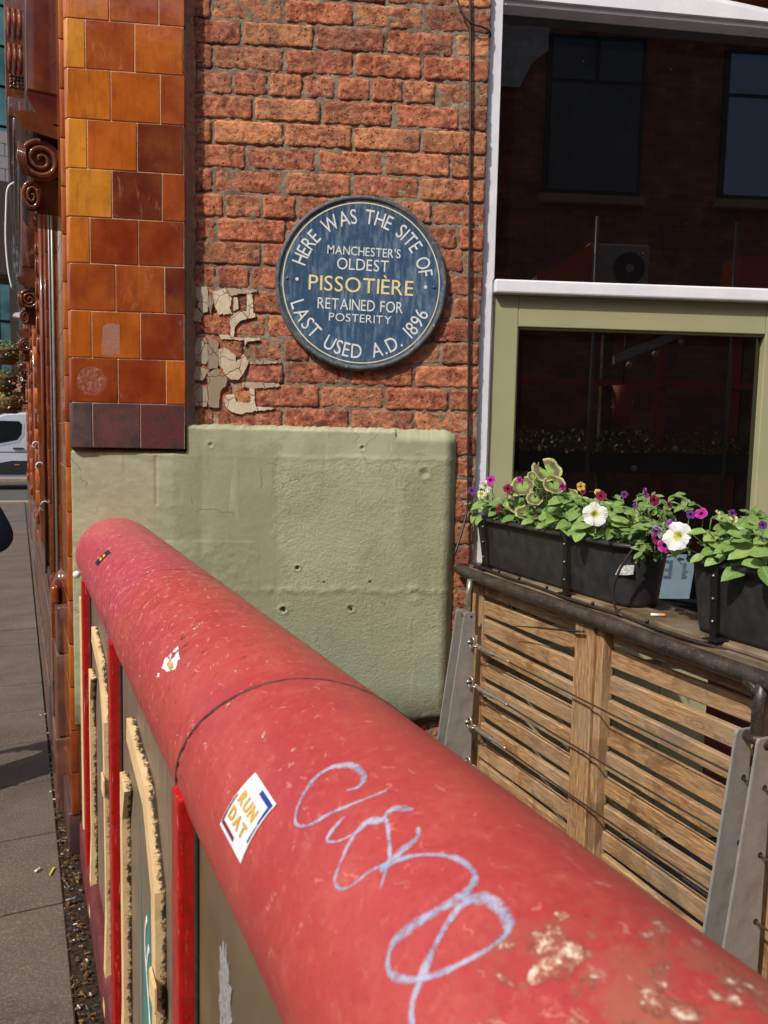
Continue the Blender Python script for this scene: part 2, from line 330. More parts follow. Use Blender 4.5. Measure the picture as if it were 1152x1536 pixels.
M_LETG = simple('gold_letter_paint', L(240, 218, 158), .5, 0, 60, .12, .1)

# ---- ground
g = G('worn_paving'); v = g.vec(False, world=True); r = g.n('ObjectInfo').outputs['Random']
f = g.noise(v, 3, 5, .6); f2 = g.noise(v, 130, 5, .8); f3 = g.noise(v, 14, 6, .75)
c = g.mix(g.rng(f, .3, .7), L(82, 73, 64), L(110, 99, 87)); c = g.mix(g.rng(f3, .45, .7, 0, .5), c, L(80, 72, 64))
c = g.mix(g.rng(f2, .52, .66, 0, .65), c, L(156, 140, 120)); c = g.mix(g.rng(f2, .46, .36, 0, .5), c, L(60, 54, 48)); c = g.mix(g.rng(r, 0, 1, 0, .25), c, L(90, 82, 74))
c = g.mix(g.rng(g.vor(v, 9), .02, .035, .6, 0), c, L(196, 188, 174))
M_PAVE = g.out(c, .85, g.bump(g.m_('ADD', f2, f3), .6, .003), spec=.25)
g = G('asphalt'); v = g.vec(False, world=True); f2 = g.noise(v, 150, 4, .75)
c = g.mix(g.rng(f2, .4, .7), L(66, 64, 62), L(104, 101, 97)); M_ROAD = g.out(c, .85, g.bump(f2, .6, .004), spec=.3)
M_KERB = simple('kerb_stone', L(150, 136, 112), .85, 0, 12, .2, .4)
M_DIRT = simple('gutter_dirt', L(58, 48, 38), .95, 0, 90, .6, 1., .006, .1)
M_SOIL = simple('potting_soil', L(46, 34, 26), .95, 0, 90, .5, 1., .006, .1)

# ------------------------------------------------------------------ object helpers
def tag(o, label=None, cat=None, group=None, kind=None):
    if label: o['label'] = label
    if cat: o['category'] = cat
    if group: o['group'] = group
    if kind: o['kind'] = kind
    return o
def thing(name, loc, label, cat, group=None):
    o = bpy.data.objects.new(name, None); COL.objects.link(o); o.location = loc; o.empty_display_size = .05
    return tag(o, label, cat, group)
def link(name, me, parent=None, loc=None, color=None):
    o = bpy.data.objects.new(name, me); COL.objects.link(o)
    if loc is not None: o.location = loc
    if parent is not None:
        o.parent = parent
        base = Vector((0, 0, 0)); q = parent
        while q is not None: base += q.location; q = q.parent
        o.location = (Vector(loc) if loc is not None else Vector((0, 0, 0))) - base
    if color is not None: o.color = color
    return o
def finish(bm, name, mat, parent=None, color=None, smooth=False, origin=None, uvf=None):
    """bm is in world coordinates; the object gets its origin at the middle of its mesh"""
    if not len(bm.verts): bm.free(); return None
    if origin is None:
        lo = Vector((min(v.co.x for v in bm.verts), min(v.co.y for v in bm.verts), min(v.co.z for v in bm.verts)))
        hi = Vector((max(v.co.x for v in bm.verts), max(v.co.y for v in bm.verts), max(v.co.z for v in bm.verts)))
        origin = (lo+hi)/2
    bmesh.ops.translate(bm, verts=bm.verts, vec=-Vector(origin))
    me = bpy.data.meshes.new(name); bm.to_mesh(me); bm.free()
    if smooth:
        big = max(p.area for p in me.polygons)*.25 if smooth == 'bev' else 9e9
        for p in me.polygons: p.use_smooth = p.area < big
    me.materials.append(mat)
    return link(name, me, parent, origin, color)
def box(bm, f, a0, a1, b0, b1, c0, c1, bev=0, seg=1):
    """box in a frame f(a,b,c) -> world"""
    vs = [bm.verts.new(f(a, b, c)) for a in (a0, a1) for b in (b0, b1) for c in (c0, c1)]
    fs = [(0, 1, 3, 2), (4, 6, 7, 5), (0, 4, 5, 1), (2, 3, 7, 6), (0, 2, 6, 4), (1, 5, 7, 3)]
    fl = [bm.faces.new([vs[i] for i in q]) for q in fs]
    bmesh.ops.recalc_face_normals(bm, faces=fl)
    if bev:
        es = list({e for q in fl for e in q.edges})
        bmesh.ops.bevel(bm, geom=es, offset=bev, segments=seg, affect='EDGES', profile=.5)
def W(x, y, z): return Vector((x, y, z))
def obox(name, mat, f, dims, parent=None, color=None, bev=0, seg=1, smooth=False):
    bm = bmesh.new(); box(bm, f, *dims, bev=bev, seg=seg); return finish(bm, name, mat, parent, color, smooth)
def tube(bm, pts, rad, seg=8, caps=True):
    pts = [Vector(p) for p in pts]; rings = []
    up = Vector((.13, .21, .97))
    for i, p in enumerate(pts):
        d = (pts[min(i+1, len(pts)-1)]-pts[max(i-1, 0)]).normalized()
        x = d.cross(up)
        if x.length < .05: x = d.cross(Vector((1, 0, 0)))
        x.normalize(); y = x.cross(d)
        r = rad[i] if isinstance(rad, (list, tuple)) else rad
        rings.append([bm.verts.new(p + (x*math.cos(k*2*PI/seg)+y*math.sin(k*2*PI/seg))*r) for k in range(seg)])
    for a, b in zip(rings, rings[1:]):
        for k in range(seg): bm.faces.new((a[k], a[(k+1) % seg], b[(k+1) % seg], b[k]))
    if caps: bm.faces.new(rings[0][::-1]); bm.faces.new(rings[-1])
def otube(name, mat, pts, rad, parent=None, seg=8, color=None):
    bm = bmesh.new(); tube(bm, pts, rad, seg); bmesh.ops.recalc_face_normals(bm, faces=bm.faces); return finish(bm, name, mat, parent, color, True)
def spline(pts, n):
    """Catmull-Rom through pts, n samples per span"""
    P = [Vector(p) for p in pts]; P = [P[0]*2-P[1]]+P+[P[-1]*2-P[-2]]; o = []
    for i in range(1, len(P)-2):
        a, b, c, d = P[i-1:i+3]
        for k in range(n):
            t = k/n
            o.append(.5*((2*b)+(c-a)*t+(2*a-5*b+4*c-d)*t*t+(3*b-a-3*c+d)*t**3))
    o.append(P[-2]); return o
def prism(bm, poly, f, d0, d1):
    """poly of (a,b) extruded between d0 and d1 with f(a,b,d)"""
    A = [bm.verts.new(f(a, b, d0)) for a, b in poly]; B = [bm.verts.new(f(a, b, d1)) for a, b in poly]
    n = len(poly); bm.faces.new(A); bm.faces.new(B[::-1])
    for i in range(n): bm.faces.new((A[i], A[(i+1) % n], B[(i+1) % n], B[i]))
    bmesh.ops.recalc_face_normals(bm, faces=bm.faces)
def grid(bm, nx, ny, f, keep=None):
    V = [[bm.verts.new(f(i/nx, j/ny)) for j in range(ny+1)] for i in range(nx+1)]
    for i in range(nx):
        for j in range(ny):
            if keep is None or keep((i+.5)/nx, (j+.5)/ny): bm.faces.new((V[i][j], V[i+1][j], V[i+1][j+1], V[i][j+1]))
    return V
def N3(x, y, z, sc=1., oct=3): return noise.fractal(Vector((x, y, z))*sc, .9, 2.1, oct, noise_basis='PERLIN_ORIGINAL')
def rnd(a, b): return random.uniform(a, b)
def jit(c, k=.12):
    f = 1+rnd(-k, k); return tuple(max(0, min(1, x*f*(1+rnd(-k, k)*.4))) for x in c[:3])+(1,)

# ================================================================== GROUND
bm = bmesh.new(); box(bm, W, -120, 120, -60, 160, -.06, -.006); tag(finish(bm, 'ground', M_ROAD), kind='structure')
bm = bmesh.new(); box(bm, ST, -3, 3.6, .10, .5, -.005, .004)
grid(bm, 160, 10, lambda a, b: ST(-1.0+a*4.2, .095+b*.12, .006+.007*max(0, N3(a*60, b*3, 0, 1.6))))
tag(finish(bm, 'gutter_soil', M_DIRT), kind='structure')
pav = bpy.data.objects.new('pavement', None); COL.objects.link(pav); tag(pav, kind='structure')
for i in range(-3, 36):                                     # slabs of the pavement, laid in rows across the street
    t0 = 1.96+.46*i; t1 = t0+.452
    for j in range(4):
        w = .62; s1 = .098-j*w - (.18 if i % 2 and j else 0); s0 = .098-(j+1)*w+.008 - (.18 if i % 2 else 0)
        if i > 20 and j > 2: continue
        dz = rnd(-.003, .003)
        def fs(a, b, c, t0=t0, dz=dz): return ST(a, b, c + dz*(a-t0)*2)
        obox('paving_slab', M_PAVE, fs, (t0, t1, s0, s1, -.04, .016+rnd(-.002, .003)), pav, bev=.004)
bm = bmesh.new(); box(bm, ST, -3, 17.9, -9, .097, -.05, .004); finish(bm, 'paving_bed', M_DIRT, pav)
bm = bmesh.new(); box(bm, ST, 17.9, 18.25, -9, 4, -.05, .02, .01); tag(finish(bm, 'kerb', M_KERB), kind='structure')
bm = bmesh.new(); box(bm, ST, 18.25, 26, -30, 30, -.05, -.002); tag(finish(bm, 'road', M_ROAD), kind='structure')
bm = bmesh.new(); box(bm, ST, 26, 29, -30, 30, -.05, .1, .01); tag(finish(bm, 'far_pavement', M_KERB), kind='structure')

# ================================================================== BRICK WALL
wall = thing('brick_wall', (0, 2.62, 0), 'weathered red brick side wall with grey mortar, sage render below and a window', 'wall')
BK = [L(182, 98, 70), L(170, 86, 64), L(188, 106, 72), L(156, 80, 64), L(178, 92, 62), L(188, 116, 82), L(148, 80, 68), L(172, 96, 66), L(166, 104, 76), L(160, 76, 60)]
BRIGHT = L(232, 152, 104); DUSK = L(140, 72, 62)
rows = {0: [-0.303, -0.082, 0.142, 0.365], 1: [-0.414, -0.185, 0.041, 0.267], 2: [-0.317, -0.088, 0.141, 0.367], 3: [-0.406, -0.181, 0.041, 0.264], 4: [-0.344, -0.232, -0.121, -0.013, 0.097, 0.205, 0.312], 5: [-0.28, -0.06, 0.172, 0.391], 6: [-0.41, -0.181, 0.043, 0.266], 7: [-0.301, -0.073, 0.147, 0.365], 8: [-0.407, -0.18, 0.041, 0.265], 9: [-0.373, -0.251, -0.138, -0.025, 0.087, 0.201, 0.309], 10: [-0.396, -0.17, 0.059, 0.225, 0.398], 11: [-0.249, -0.016, 0.204, 0.421], 12: [-0.396, -0.286, -0.059, 0.173], 13: [-0.338, -0.29, -0.058, 0.163, 0.385], 14: [-0.346, -0.233, -0.002, 0.21], 15: [-0.304, -0.175, -0.087, 0.122, 0.349], 16: [-0.297, -0.172, 0.045, 0.261], 17: [-0.341, -0.279, -0.054, 0.163, 0.383], 18: [-0.402, -0.175, 0.046, 0.264]}
for k in range(-1, -8, -1): rows[k] = [x+(.113 if k % 2 else 0) for x in (-.414, -.19, .035, .26)]
for k in range(19, 38): rows[k] = [.37+(.03 if k % 2 else -.02)]
special = {(5, 1): BRIGHT, (6, 1): BRIGHT, (6, 3): BRIGHT, (2, 4): BRIGHT, (0, 4): BRIGHT, (2, 1): L(196, 128, 86), (1, 1): L(190, 120, 84), (1, 3): L(196, 124, 88), (14, 1): L(176, 88, 66), (17, 1): L(206, 124, 76), (18, 1): DUSK, (18, 0): DUSK, (18, 3): L(136, 74, 68), (17, 2): L(156, 78, 66), (16, 1): L(158, 82, 72), (14, 0): L(160, 84, 66), (10, 1): L(192, 104, 76), (6, 4): L(180, 112, 74), (7, 3): L(196, 118, 80), (15, 2): L(170, 82, 60), (15, 4): BRIGHT, (9, 0): L(196, 104, 70)}
def brick(x0, x1, z0, z1, color, y=2.600):
    bm = bmesh.new(); nx = max(6, int((x1-x0)/.0065)); nz = 11
    sx, sz = rnd(0, 90), rnd(0, 90)
    dy = rnd(-.0025, .0025); tilt = rnd(-.012, .012); rc = rnd(.0015, .0045)
    def f(a, b):
        x = x0+a*(x1-x0); z = z0+b*(z1-z0)
        ex = min(x-x0, x1-x); ez = min(z-z0, z1-z)
        # rounded, chewed arrises
        cx = max(0, rc-ex); cz = max(0, rc-ez); cr = min(rc, math.hypot(cx, cz))
        n1 = N3(x*38+sx, z*60+sz, 0); n2 = N3(x*120+sx, z*120, 5, 1, 2)
        yy = y+dy+tilt*(x-(x0+x1)/2)*.2 + .0028*n1+.0018*n2 + .003*(cr/rc)**2
        k = .0042
        if a in (0, 1): x += k*N3(z*70+sx, a*9, 2)
        if b in (0, 1): z += k*N3(x*45+sz, b*9, 3)
        if a in (0, 1) and b in (0, 1): x += (.5-a)*.006; z += (.5-b)*.006
        return W(x, yy, z)
    V = grid(bm, nx, nz, f)
    ring = [V[i][0] for i in range(nx+1)]+[V[nx][j] for j in range(1, nz+1)]+[V[i][nz] for i in range(nx-1, -1, -1)]+[V[0][j] for j in range(nz-1, 0, -1)]
    back = [bm.verts.new(v.co+Vector((0, .018, 0))) for v in ring]
    for i in range(len(ring)):
        j = (i+1) % len(ring); bm.faces.new((ring[j], ring[i], back[i], back[j]))
    bmesh.ops.recalc_face_normals(bm, faces=bm.faces)
    return finish(bm, 'brick', M_BRICK, wall, color, True)
def reveal(z): return .483+.003*N3(0, z*22, 4)-(.004 if z < 1.9 else 0)
for k, js in rows.items():
    zb = 1.43+1.253-.0762*(k-2)
    xs = [-.488 if k < 19 else .30]+js+[reveal(zb+.03)]
    if k in (13, 14, 15, 16, 17): xs[0] = -.485
    for i, (a, b) in enumerate(zip(xs, xs[1:])):
        if b-a < .02: continue
        c = special.get((k, i)) or jit(random.choice(BK), .10)
        g0 = .0035+rnd(0, .003); g1 = .0035+rnd(0, .003)
        if i == 0: g0 = 0
        if i == len(xs)-2: g1 = 0
        brick(a+g0, b-g1, zb+.002+rnd(0, .0025), zb+.0742-rnd(0, .0028), c)
# the mortar bed behind and between the bricks
bm = bmesh.new()
grid(bm, 170, 300, lambda a, b: (lambda x, z: W(x, 2.6032+.0032*N3(x*30, z*45, 1)+.007*max(0, N3(x*9, z*16, 7)-.12)+.0012*N3(x*150, z*150, 3), z))(-.495+a*.975, 1.38+b*1.83))
grid(bm, 50, 220, lambda a, b: (lambda x, z: W(x, 2.6030+.0035*N3(x*30, z*45, 1)+.0012*N3(x*150, z*150, 3), z))(.30+a*.18, 0.0+b*1.379))
box(bm, W, -.50, .478, 2.611, 2.75, -.02, 3.22)
finish(bm, 'mortar', M_MORTAR, wall, None, True)
# broken mortar fillet where the glazed pilaster was keyed into the brick
bm = bmesh.new()
def fe(a, b):
    z = 1.47+b*1.75; w = .028+.010*N3(0, z*14, 9)
    x = -.492+a*w
    return W(x, 2.556+.044*a**.8+.006*N3(x*90, z*34, 2)+.003*N3(x*160, z*120, 4)-.004, z)
grid(bm, 8, 320, fe); finish(bm, 'mortar_fillet', M_EDGE, wall, None, True)
# plaster remains
CREAM = L(222, 204, 176); GREY = L(178, 164, 142); GREY2 = L(156, 138, 116)
PL = [
([(-0.478,1.921),(-0.426,1.923),(-0.422,1.878),(-0.424,1.843),(-0.439,1.841),(-0.455,1.861),(-0.457,1.893),(-0.476,1.905)],L(190,176,156)),
([(-0.404,1.907),(-0.369,1.923),(-0.348,1.889),(-0.352,1.856),(-0.344,1.84),(-0.389,1.838),(-0.404,1.867)],CREAM),
([(-0.361,1.923),(-0.263,1.921),(-0.267,1.912),(-0.33,1.904),(-0.348,1.897)],L(186,168,144)),
([(-0.299,1.909),(-0.281,1.903),(-0.275,1.846),(-0.267,1.834),(-0.315,1.822),(-0.335,1.803),(-0.339,1.766),(-0.35,1.766),(-0.35,1.831),(-0.323,1.851),(-0.296,1.848)],CREAM),
([(-0.34,1.889),(-0.327,1.894),(-0.325,1.857),(-0.34,1.85)],CREAM),
([(-0.48,1.852),(-0.459,1.857),(-0.441,1.833),(-0.447,1.812),(-0.468,1.811),(-0.482,1.827)],GREY),
([(-0.387,1.77),(-0.356,1.773),(-0.348,1.762),(-0.256,1.765),(-0.254,1.758),(-0.294,1.754),(-0.304,1.739),(-0.306,1.757),(-0.381,1.759)],CREAM),
([(-0.389,1.724),(-0.368,1.729),(-0.333,1.705),(-0.331,1.684),(-0.306,1.71),(-0.291,1.685),(-0.31,1.643),(-0.326,1.626),(-0.351,1.628),(-0.364,1.642),(-0.385,1.67)],L(212,192,162)),
([(-0.459,1.757),(-0.435,1.76),(-0.426,1.74),(-0.424,1.69),(-0.43,1.673),(-0.472,1.689),(-0.468,1.718)],GREY),
([(-0.474,1.66),(-0.451,1.669),(-0.43,1.657),(-0.418,1.657),(-0.439,1.623),(-0.468,1.622)],L(176,160,138)),
([(-0.476,1.61),(-0.451,1.612),(-0.426,1.599),(-0.424,1.561),(-0.428,1.536),(-0.474,1.539)],L(170,156,134)),
([(-0.426,1.648),(-0.393,1.662),(-0.36,1.629),(-0.364,1.608),(-0.385,1.587),(-0.387,1.533),(-0.422,1.536),(-0.422,1.582)],GREY2),
([(-0.364,1.575),(-0.339,1.58),(-0.33,1.555),(-0.284,1.55),(-0.259,1.54),(-0.2,1.535),(-0.301,1.52),(-0.313,1.513),(-0.347,1.521),(-0.372,1.541)],CREAM),
([(-0.287,1.602),(-0.272,1.602),(-0.274,1.561),(-0.267,1.54),(-0.284,1.548)],CREAM),
([(-0.31,1.618),(-0.192,1.619),(-0.19,1.607),(-0.276,1.6),(-0.31,1.604)],L(196,176,150)),
([(-0.289,1.69),(-0.185,1.692),(-0.184,1.685),(-0.285,1.679)],L(186,166,140)),
([(-0.423,1.76),(-0.39,1.75),(-0.388,1.69),(-0.392,1.665),(-0.42,1.66)],GREY2),
([(-0.415,1.84),(-0.405,1.88),(-0.418,1.905),(-0.425,1.87)],GREY2)]
for poly, col in PL:
    pts = []
    for i in range(len(poly)):
        a = Vector(poly[i]); b = Vector(poly[(i+1) % len(poly)]); n = max(2, int((b-a).length/.0035))
        for q in range(n):
            p = a+(b-a)*q/n; pts.append((p.x+.0042*N3(p.x*150, p.y*150, 2), p.y+.0042*N3(p.x*150, p.y*150, 8)))
    bm = bmesh.new()
    th = rnd(.002, .0045)
    cx = sum(p[0] for p in pts)/len(pts); cz = sum(p[1] for p in pts)/len(pts)
    A = [bm.verts.new(W(x, 2.5965-th+.001*N3(x*80, z*80, 1), z)) for x, z in pts]
    B = [bm.verts.new(W(x+(x-cx)*.02, 2.606, z+(z-cz)*.02)) for x, z in pts]
    fc = bm.faces.new(A)
    for i in range(len(pts)): bm.faces.new((A[i], B[i], B[(i+1) % len(pts)], A[(i+1) % len(pts)]))
    bmesh.ops.triangulate(bm, faces=[fc]); bmesh.ops.recalc_face_normals(bm, faces=bm.faces)
    finish(bm, 'plaster_patch', M_PLASTER, wall, col)

# ---- the sage painted render coat
def sdr(x, z, x0, x1, z0, z1, r):
    cx, cz = (x0+x1)/2, (z0+z1)/2
    dx, dz = abs(x-cx)-(x1-x0)/2+r, abs(z-cz)-(z1-z0)/2+r
    return math.hypot(max(dx, 0), max(dz, 0))+min(max(dx, dz), 0)-r
DENTS = [(-.121, 1.004, .006, .010), (-.031, .957, .004, .006), (.124, .959, .004, .007), (.06, .867, .008, .006), (-.167, .861, .008, .010), (.283, .944, .012, -.004), (.283, .900, .009, -.004), (.30, 1.33, .012, .006), (-.41, 1.41, .006, .005), (.09, 1.41, .006, .006)]
def rheight(x, z):
    """how far the render stands out of the wall; <0 outside it"""
    top = 1.480+.004*N3(x*26, 0, 3)+.002*N3(x*90, 0, 6)-.004*max(0, x)
    d = sdr(x, z, -1.2, .413+.004*N3(0, z*6, 1), .452+.01*N3(x*9, 0, 2), top, .045)
    if x < -.487: d = max(d, z-1.3935)
    if x < -.856: d = max(d, -.856-x)
    edge = .05 if x > .2 else .018
    k = max(0, min(1, -d/edge)); k = 1-(1-k)**2.2
    thick = .045 if x > -.487 else .058
    if -.53 < x < -.44: thick = .058-.013*(x+.53)/.09
    h = thick*k
    h += .0022*N3(x*3, z*3, 1)+.0006*N3(x*14, z*14, 2)
    rz = max(0, min(1, (x+.20+.04*N3(0, z*12, 5))/.05))*max(0, min(1, (1.40-z)/.05))*max(0, min(1, (z-.75)/.1)*.6+.4)
    n = N3(x*45, z*52, 4); n2 = N3(x*95, z*95, 6)
    h += rz*(.0004*n+.0003*n2) + (1-rz)*.0001*n
    h -= .0008*max(0, min(1, 1-abs(x+.19+.01*N3(0, z*9, 2))/.012))*(1 if z < 1.38 else 0)
    h += .0016*math.exp(-((z-1.375+.01*N3(x*6, 0, 1))/.008)**2)*(1 if x > -.2 else .3)
    h -= .004*math.exp(-((x+.583)/.0035)**2)*(1 if 1.21 < z < 1.37 else 0)
    h += .0022*math.exp(-((z-.93+.02*N3(x*4, 0, 2))/.012)**2)*(1 if x > -.25 else .4)*(1+N3(x*40, z*40, 2))
    if x < -.25 and z < 1.09: h += .0013*N3(x*30, z*36, 9)+.0008
    if -.5 < x < -.3: h -= .0025*math.exp(-((x+.42-.02*N3(0, z*5, 8))/.03)**2)
    if x < -.5: h += .0016*N3(x*16+z*6, z*22, 3)
    for dx, dz, r, dep in DENTS:
        q = ((x-dx)**2+(z-dz)**2)/r**2
        if q < 6: h -= dep*math.exp(-q)-.35*abs(dep)*math.exp(-(math.sqrt(q)-1.7)**2*4)
    return d, h
bm = bmesh.new(); NXR, NZR = 300, 255
V = []
for i in range(NXR+1):
    col = []
    for j in range(NZR+1):
        x = -.858+i/NXR*1.30; z = .42+j/NZR*1.08
        d, h = rheight(x, z); v = bm.verts.new(W(x, 2.606-max(h, -.004) if d < 0 else 2.614, z)); col.append((v, d))
    V.append(col)
for i in range(NXR):
    for j in range(NZR):
        q = (V[i][j], V[i+1][j], V[i+1][j+1], V[i][j+1])
        if sum(1 for a in q if a[1] < .004) >= 3: bm.faces.new([a[0] for a in q])
loose = [v for v in bm.verts if not v.link_faces]; bmesh.ops.delete(bm, geom=loose, context='VERTS')
finish(bm, 'render_coat', M_RENDER, wall, None, True)
bm = bmesh.new()
for dx, dz, r, dep in DENTS[:5]:
    bmesh.ops.create_cone(bm, cap_ends=True, segments=10, radius1=r*.62, radius2=r*.62, depth=.004, matrix=Matrix.Translation((dx, 2.5585+dep*.62, dz)) @ Matrix.Rotation(PI/2, 4, 'X'))
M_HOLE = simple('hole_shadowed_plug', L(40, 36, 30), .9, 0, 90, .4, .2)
finish(bm, 'screw_hole', M_HOLE, wall)
# brick masonry that carries on past what is built singly (right of the window, and over it)
g = G('distant_brickwork'); v = g.vec(False, world=True)
sep = g.n('SeparateXYZ', {0: v}).outputs
vv = g.n('CombineXYZ', {0: g.m_('ADD', sep[0], g.m_('MULTIPLY', sep[1], .7)), 1: sep[2], 2: 0.}).outputs[0]
bt = g.n('TexBrick', {'Vector': vv, 'Color1': L(178, 96, 66), 'Color2': L(140, 72, 56), 'Mortar': L(140, 128, 110), 'Scale': 1.0, 'Mortar Size': .006, 'Brick Width': .226, 'Row Height': .0762, 'Bias': -.1})
c = g.mix(g.rng(g.noise(v, 3, 4), .4, .7, 0, .6), bt.outputs[0], L(70, 44, 36))
M_BWALL = g.out(c, .9, g.bump(g.m_('ADD', g.m_('MULTIPLY', bt.outputs[1], -1.), g.noise(v, 40, 4)), .8, .006), spec=.2)
bm = bmesh.new(); box(bm, W, 1.75, 5, 2.62, 2.9, 0, 6); box(bm, W, .484, 1.749, 2.60, 2.9, 3.02, 6); box(bm, W, -.9, .483, 2.62, 2.9, 3.22, 6)
finish(bm, 'upper_masonry', M_BWALL, wall)

# ---- window (a part of the wall): white box frame, sage casement, dark glass
def wmesh(name, mat, parent, boxes, bev=.003, smooth=False):
    bm = bmesh.new()
    for b in boxes: box(bm, W, *b, bev=bev, seg=2)
    return finish(bm, name, mat, parent, None, smooth)
win = wmesh('window', M_WHITE, wall, [(.4785, .5285, 2.632, 2.74, 1.0, 3.02)], .004)
# outer white jamb bead with a wavy sealed edge
bm = bmesh.new()
def fj(a, b):
    z = .98+b*2.04; wv = .004*N3(0, z*11, 3)+.002*N3(0, z*50, 1)
    xo = .4775+wv-(.002 if z < 1.9 else 0)
    x = xo+a*(.527-.006*(z < 1.99)-xo)
    return W(x, 2.626+.004*a+.0015*N3(x*30, z*9, 2)-.010*math.sin(min(1, a*2.2)*PI/2)*.4, z)
grid(bm, 6, 260, fj)
finish(bm, 'jamb', M_WHITE, win, None, True)
# head: lower edge drops slightly to the right, curved above
bm = bmesh.new()
prof = []
for i in range(13):
    x = .5285+i/12*1.22
    zl = 1.43+1.443-.028*((x-.52)/.93); zu = zl+.115-.055*max(0, (x-.6)/.85)**2
    prof.append((x, zl, zu))
poly = [(x, a) for x, a, b in prof]+[(x, b) for x, a, b in prof[::-1]]
prism(bm, poly, lambda a, b, d: W(a, d, b), 2.634, 2.73)
prism(bm, [(x, a+.016) for x, a, b in prof]+[(x, b-.02) for x, a, b in prof[::-1]], lambda a, b, d: W(a, d, b), 2.622, 2.6335)
finish(bm, 'window_head', M_WHITE, win)
wmesh('transom', M_WHITE, win, [(.5285, 1.75, 2.612, 2.70, 1.9415, 1.987)], .006)
wmesh('top_stop', M_WHITE, win, [(.5286, .5345, 2.66, 2.70, 1.986, 2.86)], .001)
cas = wmesh('casement', M_SAGE, win, [(.5005, .6195, 2.645, 2.69, .73, 1.9405)], .003)
wmesh('top_rail', M_SAGE, win, [(.6197, 1.50, 2.646, 2.69, 1.836, 1.9405)], .003)
wmesh('casement_bead', M_SAGE, win, [(.6197, .6255, 2.655, 2.69, .79, 1.8355), (.6257, 1.50, 2.655, 2.69, 1.829, 1.8355)], .001)
wmesh('right_stile', M_SAGE, win, [(1.5005, 1.62, 2.645, 2.69, .73, 1.9405)], .003)
wmesh('sill', M_SAGE, win, [(.4795, 1.75, 2.60, 2.75, .68, .729)], .004)
wmesh('bottom_rail', M_SAGE, win, [(.6197, 1.50, 2.646, 2.69, .73, .79)], .003)
wmesh('pane', M_GLASS, win, [(.535, 1.75, 2.690, 2.694, 1.986, 2.90)], 0)
wmesh('pane', M_GLASS, win, [(.620, 1.50, 2.676, 2.680, .79, 1.829)], 0)
M_HINGE = simple('rusty_painted_hinge', L(96, 86, 66), .6, .3, 80, .5, .6)
for z0, z1 in ((1.67, 1.785), (1.49, 1.588)):
    o = otube('hinge', M_HINGE, [(.503, 2.638, z0), (.503, 2.638, z1)], .0065, win, 10)
    for q in range(1, 4): otube('hinge_knuckle', M_HINGE, [(.503, 2.638, z0+(z1-z0)*q/4-.004), (.503, 2.638, z0+(z1-z0)*q/4+.004)], .0085, win, 10)
wmesh('stall_riser', M_SAGE, wall, [(.48, 1.75, 2.63, 2.7, 0, .679)], .004)
wmesh('riser_bead', M_SAGE, wall, [(.50+.17*i, .515+.17*i, 2.622, 2.6295, .02, .67) for i in range(8)], .002)

# ================================================================== GLAZED CORNER PILASTER AND STREET FRONT
front = thing('tiled_pub_front', ST(2.8, .3, 0), 'street front in glossy amber and oxblood glazed tiles with scrolled brackets', 'tiled facade')
zb = [1.271, 1.126, 0.977, 0.829, 0.683, 0.542, 0.396, 0.249, 0.108, -0.037]
A1 = L(216, 138, 44); A2 = L(198, 110, 32); O1 = L(184, 90, 26); RO = L(164, 74, 30); R1 = L(136, 48, 20); R2 = L(120, 40, 18); R3 = L(110, 42, 28); D1 = L(92, 66, 66)
tiles = [([-0.713, -0.565], [A2, RO, RO]), ([-0.785, -0.638], [A1, RO, O1]), ([-0.711, -0.562], [A2, O1, RO]), ([-0.783, -0.633], [A1, O1, R3]),
         ([-0.710, -0.558], [A1, R3, RO]), ([-0.779, -0.631], [A2, R1, R1]), ([-0.702, -0.551], [RO, RO, R3]), ([-0.777, -0.627], [O1, O1, R1]),
         ([-0.698, -0.548], [R1, R1, O1]), ([-0.778, -0.629], [L(84, 64, 62), L(100, 56, 50), L(92, 40, 38)])]
tiles = [([-0.78, -0.634], [A1, O1, RO]), ([-0.712, -.562], [O1, RO, O1]), ([-0.78, -0.634], [A2, O1, R1])] + tiles
zb = [1.271+.147*3, 1.271+.147*2, 1.271+.147] + zb
XL, XR = -.8555, -.489
def yface(x): return 2.523+(x-XL)*.05
def tile(x0, x1, z0, z1, color, mat, corner=False, edge=False):
    bm = bmesh.new(); b = .0022
    tw = rnd(-.0012, .0012); tv = rnd(-.0012, .0012); xm = (x0+x1)/2
    def f(a, bb, c): return W(a, yface(a)+bb+tw*(a-xm)/.15+tv*(c-(z0+z1)/2)/.15, c)
    if not corner:
        box(bm, f, x0, x1, 0, .02, z0, z1, bev=b, seg=3)
    else:
        # bullnose round the street corner
        pts = [(x1, .02), (x1, b), (x1-b*.3, b*.3), (x1-b, 0)]
        rr = .021
        for k in range(9):
            an = PI/2*k/8; pts.append((x0+rr-rr*math.sin(an), rr-rr*math.cos(an)))
        pts += [(x0-.002, .036), (x0+.015, .036), (x0+.018, .02)]
        n = len(pts); lv = []
        for z, ins in ((z0, b*.7), (z0+b*.3, b*.2), (z0+b, 0), (z1-b, 0), (z1-b*.3, b*.2), (z1, b*.7)):
            ring = []
            for x, y in pts:
                yy = y+(ins if y < .03 else 0); xx = x+(ins if x < x0+.01 else 0)-(ins if x > x1-.004 else 0)
                ring.append(bm.verts.new(f(xx, yy, z)))
            lv.append(ring)
        for p, q in zip(lv, lv[1:]):
            for i in range(n): bm.faces.new((p[i], p[(i+1) % n], q[(i+1) % n], q[i]))
        bm.faces.new(lv[0]); bm.faces.new(lv[-1])
        bmesh.ops.recalc_face_normals(bm, faces=bm.faces)
    o = finish(bm, 'tile', mat, front, color, False if corner else 'bev')
    if corner:
        for p in o.data.polygons: p.use_smooth = abs(p.normal.y) < .985
    return o
